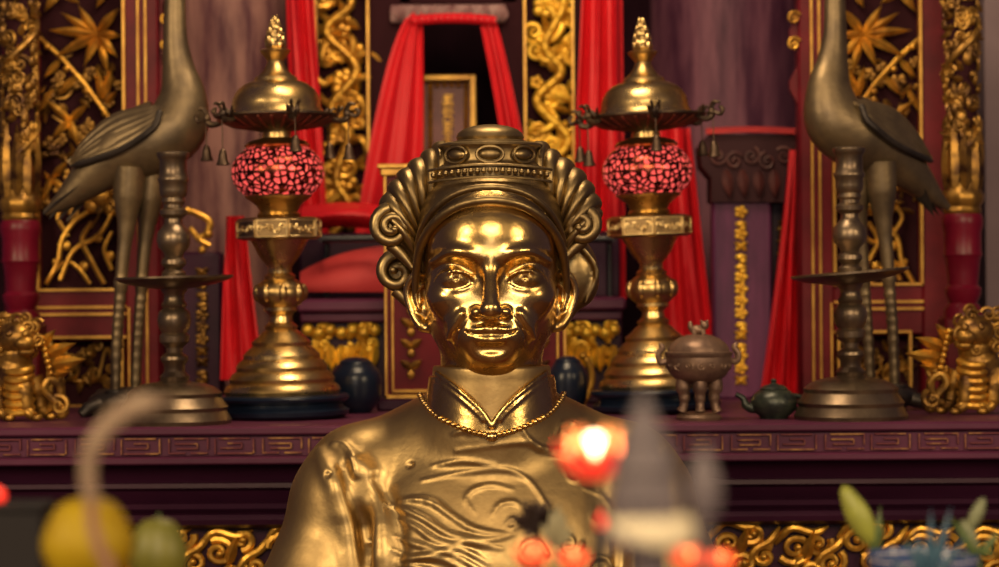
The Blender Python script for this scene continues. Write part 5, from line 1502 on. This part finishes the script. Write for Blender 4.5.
def small_bulb(cx, cy, Y, r, label, m):
    u = U(Y); c = P(cx, cy, Y); root = thing('bulb_candle', (c.x, Y, FT), label, 'candle lamp')
    g = G(); g.lathe([(r * 1.3 * u, FT), (r * 1.2 * u, FT + .006), (r * .5 * u, FT + .012), (r * .45 * u, c.z - r * 1.2 * u), (r * .8 * u, c.z - r * u)], (c.x, Y, 0), 18); part(g, 'candle', 'charcoal', root)
    g = G(); g.lathe(smooth_prof([(r * .5 * u, c.z - r * 1.1 * u), (r * u, c.z - r * .1 * u), (r * .55 * u, c.z + r * .8 * u), (r * .05 * u, c.z + r * 1.7 * u)], 16), (c.x, Y, 0), 18); part(g, 'flame_bulb', m, root)
small_bulb(660, 461, -1.10, 7, 'small dim red bulb candle right of the white-hot lotus', 'lit_petal')
small_bulb(634, 508, -1.02, 6, 'small orange bulb candle above the cream rim', 'orange_petal')
small_bulb(601, 522, -1.25, 8, 'small red bulb candle under the white-hot lotus', 'lit_petal')

# smoky grey spired lamp with a cream rim
Y = -1.75; u = U(Y); c = P(650, 500, Y); z = lambda py: Zc(py, Y)
lampg = thing('spired_lamp', (c.x, Y, FT), 'smoky grey spired lamp with a cream rim in the foreground right of centre', 'lamp')
g = G(); g.lathe([(r * u, z(y)) for r, y in ((43, 545), (43, 540), (34, 515), (37, 505), (35, 490), (31, 476), (34, 470), (30, 458), (24, 445), (25, 440), (18, 428), (12, 416), (9, 408), (4, 398), (1, 386))], (c.x - 6 * u, Y, 0), 36); part(g, 'spire', 'grey_metal', lampg)
g = G(); g.lathe([(r * u, z(y)) for r, y in ((38, 547), (42, 545), (44, 540), (44, 522), (41, 518), (36, 517))], (c.x, Y, 0), 40); part(g, 'rim', 'cream', lampg, 'cream rim')
g = G(); g.lathe([(30 * u, FT), (31 * u, FT + .006), (22 * u, FT + .02), (20 * u, z(552)), (38 * u, z(546))], (c.x, Y, 0), 32); part(g, 'pedestal', 'grey_metal', lampg)
Y = -1.72; u = U(Y); c = P(704, 500, Y); z = lambda py: Zc(py, Y)
g = G(); g.lathe(smooth_prof([(20 * u, FT), (8 * u, FT + .02), (6 * u, z(540)), (14 * u, z(515)), (17 * u, z(490)), (12 * u, z(468)), (3 * u, z(448)), (.6 * u, z(440))], 30), (c.x, Y, 0), 24)
solo(g, 'smoky_finial', 'grey_metal', (c.x, Y, FT), 'smoky grey pointed finial vase right of the spired lamp', 'vase')

# dried flower head and pale sprig left of the lotus
Y = -0.95; u = U(Y); c = P(536, 522, Y)
dr = thing('dried_flower', (c.x, Y, FT), 'dark brown dried flower head in front of the statue\'s chest', 'dried flower')
g = G(); g.tube([(c.x, Y, FT), (c.x + .003, Y, lerp(FT, c.z, .5)), c], [2.6 * u, 2.2 * u, 2.6 * u], 8); part(g, 'stem', 'dried', dr)
rnd = random.Random(4)
g = G(); g.ball(c, (10 * u, 10 * u, 8 * u))
for k in range(60):
    a = rnd.uniform(0, 6.28); e = rnd.uniform(-0.6, 1.2); d = Vector((math.cos(a) * math.cos(e), math.sin(a) * math.cos(e), math.sin(e)))
    g.leaf(c + d * 6 * u, c + d * rnd.uniform(17, 29) * u, 12 * u, 1.6 * u, d.orthogonal(), rnd.uniform(-.2, .2), 7)
part(g, 'petals', 'dried', dr)
Y = -1.05; u = U(Y); c = P(557, 535, Y)
sg = thing('pale_sprig', (c.x, Y, FT), 'pale sage-green sprig of leaves right of the dried flower', 'plant')
g = G(); g.tube([(c.x, Y, FT), tuple(c)], [2 * u, 1.6 * u], 7); part(g, 'stem', 'sage', sg)
for dx, dz, wd in ((-6, 26, 14), (8, 22, 13), (16, 8, 12), (-16, 12, 12), (2, 32, 12)):
    g = G(); b = c - Vector((0, 0, 12 * u)); g.leaf(b, b + Vector((dx * u, rnd.uniform(-8, 8) * u, (dz + 12) * u)), wd * u, 1 * u, (0, -1, 0.2), 0.1); part(g, 'leaf', 'sage', sg)

M['stick_brown'] = mat('pinkish_brown_stick', (0.30, 0.15, 0.11), 0.0, 0.6)
# curling burnt incense stick, fruit and dark box at the left
Y = -1.56; u = U(Y); b0 = P(112, 600, Y)
ins = thing('incense_coil', (b0.x, Y, FT), 'pale curled ash of a burnt incense stick drooping to the right, at left foreground', 'incense stick')
g = G()
pts = [P(92, 500, Y), P(88, 478, Y), P(90, 456, Y), P(99, 436, Y), P(112, 421, Y + .01), P(128, 410, Y + .015), P(150, 403, Y + .02), P(170, 399, Y + .03)]
g.tube(spline(pts, 40), [8.5 * u] * 10 + [9.5 * u] * 12 + [11.5 * u] * 12 + [9 * u, 7 * u, 6 * u, 5 * u, 4 * u, 2 * u], 12); part(g, 'ash_curl', 'ash', ins, 'pale ash curl')
g = G(); g.tube(spline([Vector((P(118, 640, Y).x, Y, FT + .0)), P(110, 590, Y), P(101, 555, Y), P(92, 522, Y), P(91, 498, Y)], 24), [6 * u] * 24, 10); part(g, 'stick', 'stick_brown', ins, 'brown stick')

def fruit(name, cx, cy, Y, r, m, label, sq, cat='fruit'):
    u = U(Y); c = P(cx, cy, Y); R_ = r * u
    # a small footed dish lifts the fruit
    root = thing(name, (c.x, Y, FT), label, cat)
    g = G(); g.lathe(smooth_prof([(.02 * R_, c.z - R_ * sq), (R_ * .62, c.z - R_ * sq * .8), (R_, c.z), (R_ * .66, c.z + R_ * sq * .78), (R_ * .16, c.z + R_ * sq * .97), (R_ * .05, c.z + R_ * sq * .93)], 30), (c.x, Y, 0), 36)
    part(g, 'skin', m, root)
    g = G(); g.tube([(c.x, Y, c.z + R_ * sq * .92), (c.x + R_ * .06, Y, c.z + R_ * sq * 1.1)], [R_ * .06, R_ * .05], 7); part(g, 'stalk', 'leaf', root)
    dish = thing('fruit_dish', (c.x, Y, FT), 'footed dark dish under the ' + label.split(' in ')[0], 'dish')
    zt = c.z - R_ * sq * .98
    g = G(); g.lathe([(R_ * .7, FT), (R_ * .7, FT + .003), (R_ * .25, FT + .008), (R_ * .22, zt - .012), (R_ * .9, zt - .002), (R_ * .92, zt), (R_ * .3, zt - .004)], (c.x, Y, 0), 32); part(g, 'bowl', 'charcoal', dish)
    root.location.z = zt
    for ch in root.children: ch.location.z -= (zt - FT)
    return root
fruit('yellow_fruit', 88, 545, -1.40, 46, 'yellow_fruit', 'large round yellow fruit in the left foreground behind the incense stick', 1.06)
fruit('green_fruit', 158, 556, -1.02, 30, 'green_fruit', 'olive-green fruit in the left foreground beside the yellow fruit', 1.3)
Y = -1.12; u = U(Y)
bx = P(14, 540, Y); zt = Zc(499, Y)
root = thing('dark_box', (bx.x, Y, FT), 'charcoal box at the lower left corner', 'box')
g = G(); g.box((bx.x, Y, (FT + zt - .004) / 2), (66 * u, .05, zt - .004 - FT), .002); part(g, 'body', 'charcoal', root)
g = G(); g.box((bx.x, Y, zt - .002), (70 * u, .053, .004), .0012); part(g, 'lid', 'charcoal', root)
Y = -1.12; c = P(-4, 490, Y)
g = G(); g.lathe(smooth_prof([(8 * u, zt), (11 * u, zt + 5 * u), (9 * u, zt + 13 * u), (1 * u, zt + 18 * u)], 14), (c.x, Y, 0), 20); solo(g, 'red_candle', 'lit_petal', (c.x, Y, zt), 'small red candle on the charcoal box at the left edge', 'candle')

M['bud_grey'] = mat('grey_green_bud', (0.22, 0.24, 0.13), 0.0, 0.5, (0.14, 0.16, 0.09), 30)
# lilies, blue-green blades and a white-rimmed bowl shape for the blue haze at the right
Y = -0.86; u = U(Y); b0 = P(880, 640, Y)
li = thing('lily_stem', (b0.x, Y, FT), 'lily stem with a plump yellow-green bud at the lower right', 'flower')
top = P(868, 512, Y)
g = G(); g.tube(spline([(b0.x, Y, FT), tuple(P(876, 580, Y)), tuple(P(872, 540, Y))], 14), [2.4 * u] * 14, 8); part(g, 'stem', 'leaf', li)
def budg(a, b, r, nseg=14):
    g = G(); a, b = Vector(a), Vector(b); pts = [a.lerp(b, i / nseg) for i in range(nseg + 1)]
    rr = [max(.15, (0.35 + 0.65 * math.sin(PI * min(1, (i / nseg) * .9 + .1)))) * r if i < nseg else r * .12 for i in range(nseg + 1)]
    for q in range(3): pass
    g.tube(pts, rr, 14); return g
part(budg(P(872, 542, Y), P(843, 486, Y), 13 * u), 'bud', 'bud', li, 'plump yellow-green bud')
for a, b, wd in (((874, 562), (880, 506), 9), ((874, 560), (866, 512), 8), ((876, 572), (912, 540), 8), ((872, 545), (886, 530), 6)):
    g = G(); g.leaf(P(*a, Y), P(*b, Y - .004), wd * u, 1.0 * u, (0.2, -1, 0.1), 0.08); part(g, 'leaf', 'leaf', li)
Y = -0.92; u = U(Y); b0 = P(985, 640, Y)
l2 = thing('lily_stem', (b0.x, Y, FT), 'lily stem with slim grey-green buds at the right edge', 'flower')
g = G(); g.tube(spline([(b0.x, Y, FT), tuple(P(982, 590, Y)), tuple(P(976, 545, Y))], 14), [2.4 * u] * 14, 8); part(g, 'stem', 'leaf', l2)
part(budg(P(970, 528, Y), P(984, 498, Y), 7 * u), 'bud', 'bud_grey', l2)
part(budg(P(976, 548, Y), P(962, 520, Y), 7 * u), 'bud', 'bud_grey', l2)
for a, b, wd in (((978, 560), (950, 516), 9), ((980, 556), (1000, 530), 9), ((980, 575), (960, 552), 8), ((976, 548), (996, 556), 8)):
    g = G(); g.leaf(P(*a, Y), P(*b, Y - .004), wd * u, 1.0 * u, (0.1, -1, 0.1), 0.08); part(g, 'leaf', 'leaf', l2)
Y = -1.06; u = U(Y); b0 = P(928, 640, Y)
bp = thing('bladed_plant', (b0.x, Y, FT), 'blue-green plant with spiky upright blades at the lower right', 'plant')
for a, b, wd in (((928, 575), (931, 508), 9), ((930, 580), (951, 506), 10), ((926, 580), (905, 540), 10), ((934, 580), (966, 536), 9), ((924, 580), (916, 530), 9), ((930, 575), (941, 535), 10), ((922, 585), (890, 560), 10)):
    g = G(); g.leaf(P(*a, Y), P(*b, Y - .004), wd * u, 1.0 * u, (0.1, -1, 0.1), 0.06); part(g, 'blade', 'blue_leaf', bp)
g = G(); g.tube([(b0.x, Y, FT), tuple(P(928, 590, Y)), tuple(P(928, 572, Y))], [3 * u, 3 * u, 4 * u], 8); part(g, 'stem', 'blue_leaf', bp)
Y = -0.95; u = U(Y); c = P(930, 560, Y); zt = Zc(566, Y)
bw = thing('haze_bowl', (c.x, Y + .03, FT), 'white-rimmed blue bowl shape standing in for a soft blue haze behind the spiky plant', 'bowl')
g = G(); g.lathe(smooth_prof([(24 * u, FT), (25 * u, FT + .006), (40 * u, lerp(FT, zt, .4)), (55 * u, zt - .002), (53 * u, zt - .002), (38 * u, lerp(FT, zt, .45))], 26), (c.x, Y + .03, 0), 44); part(g, 'body', 'blue_haze', bw)
g = G(); g.tube([(c.x + 54.5 * u * math.cos(t), Y + .03 + 54.5 * u * math.sin(t), zt) for t in np.linspace(0, 2 * PI, 49)], 1.3 * u, 7); part(g, 'rim', 'white_rim', bw, 'white rim')
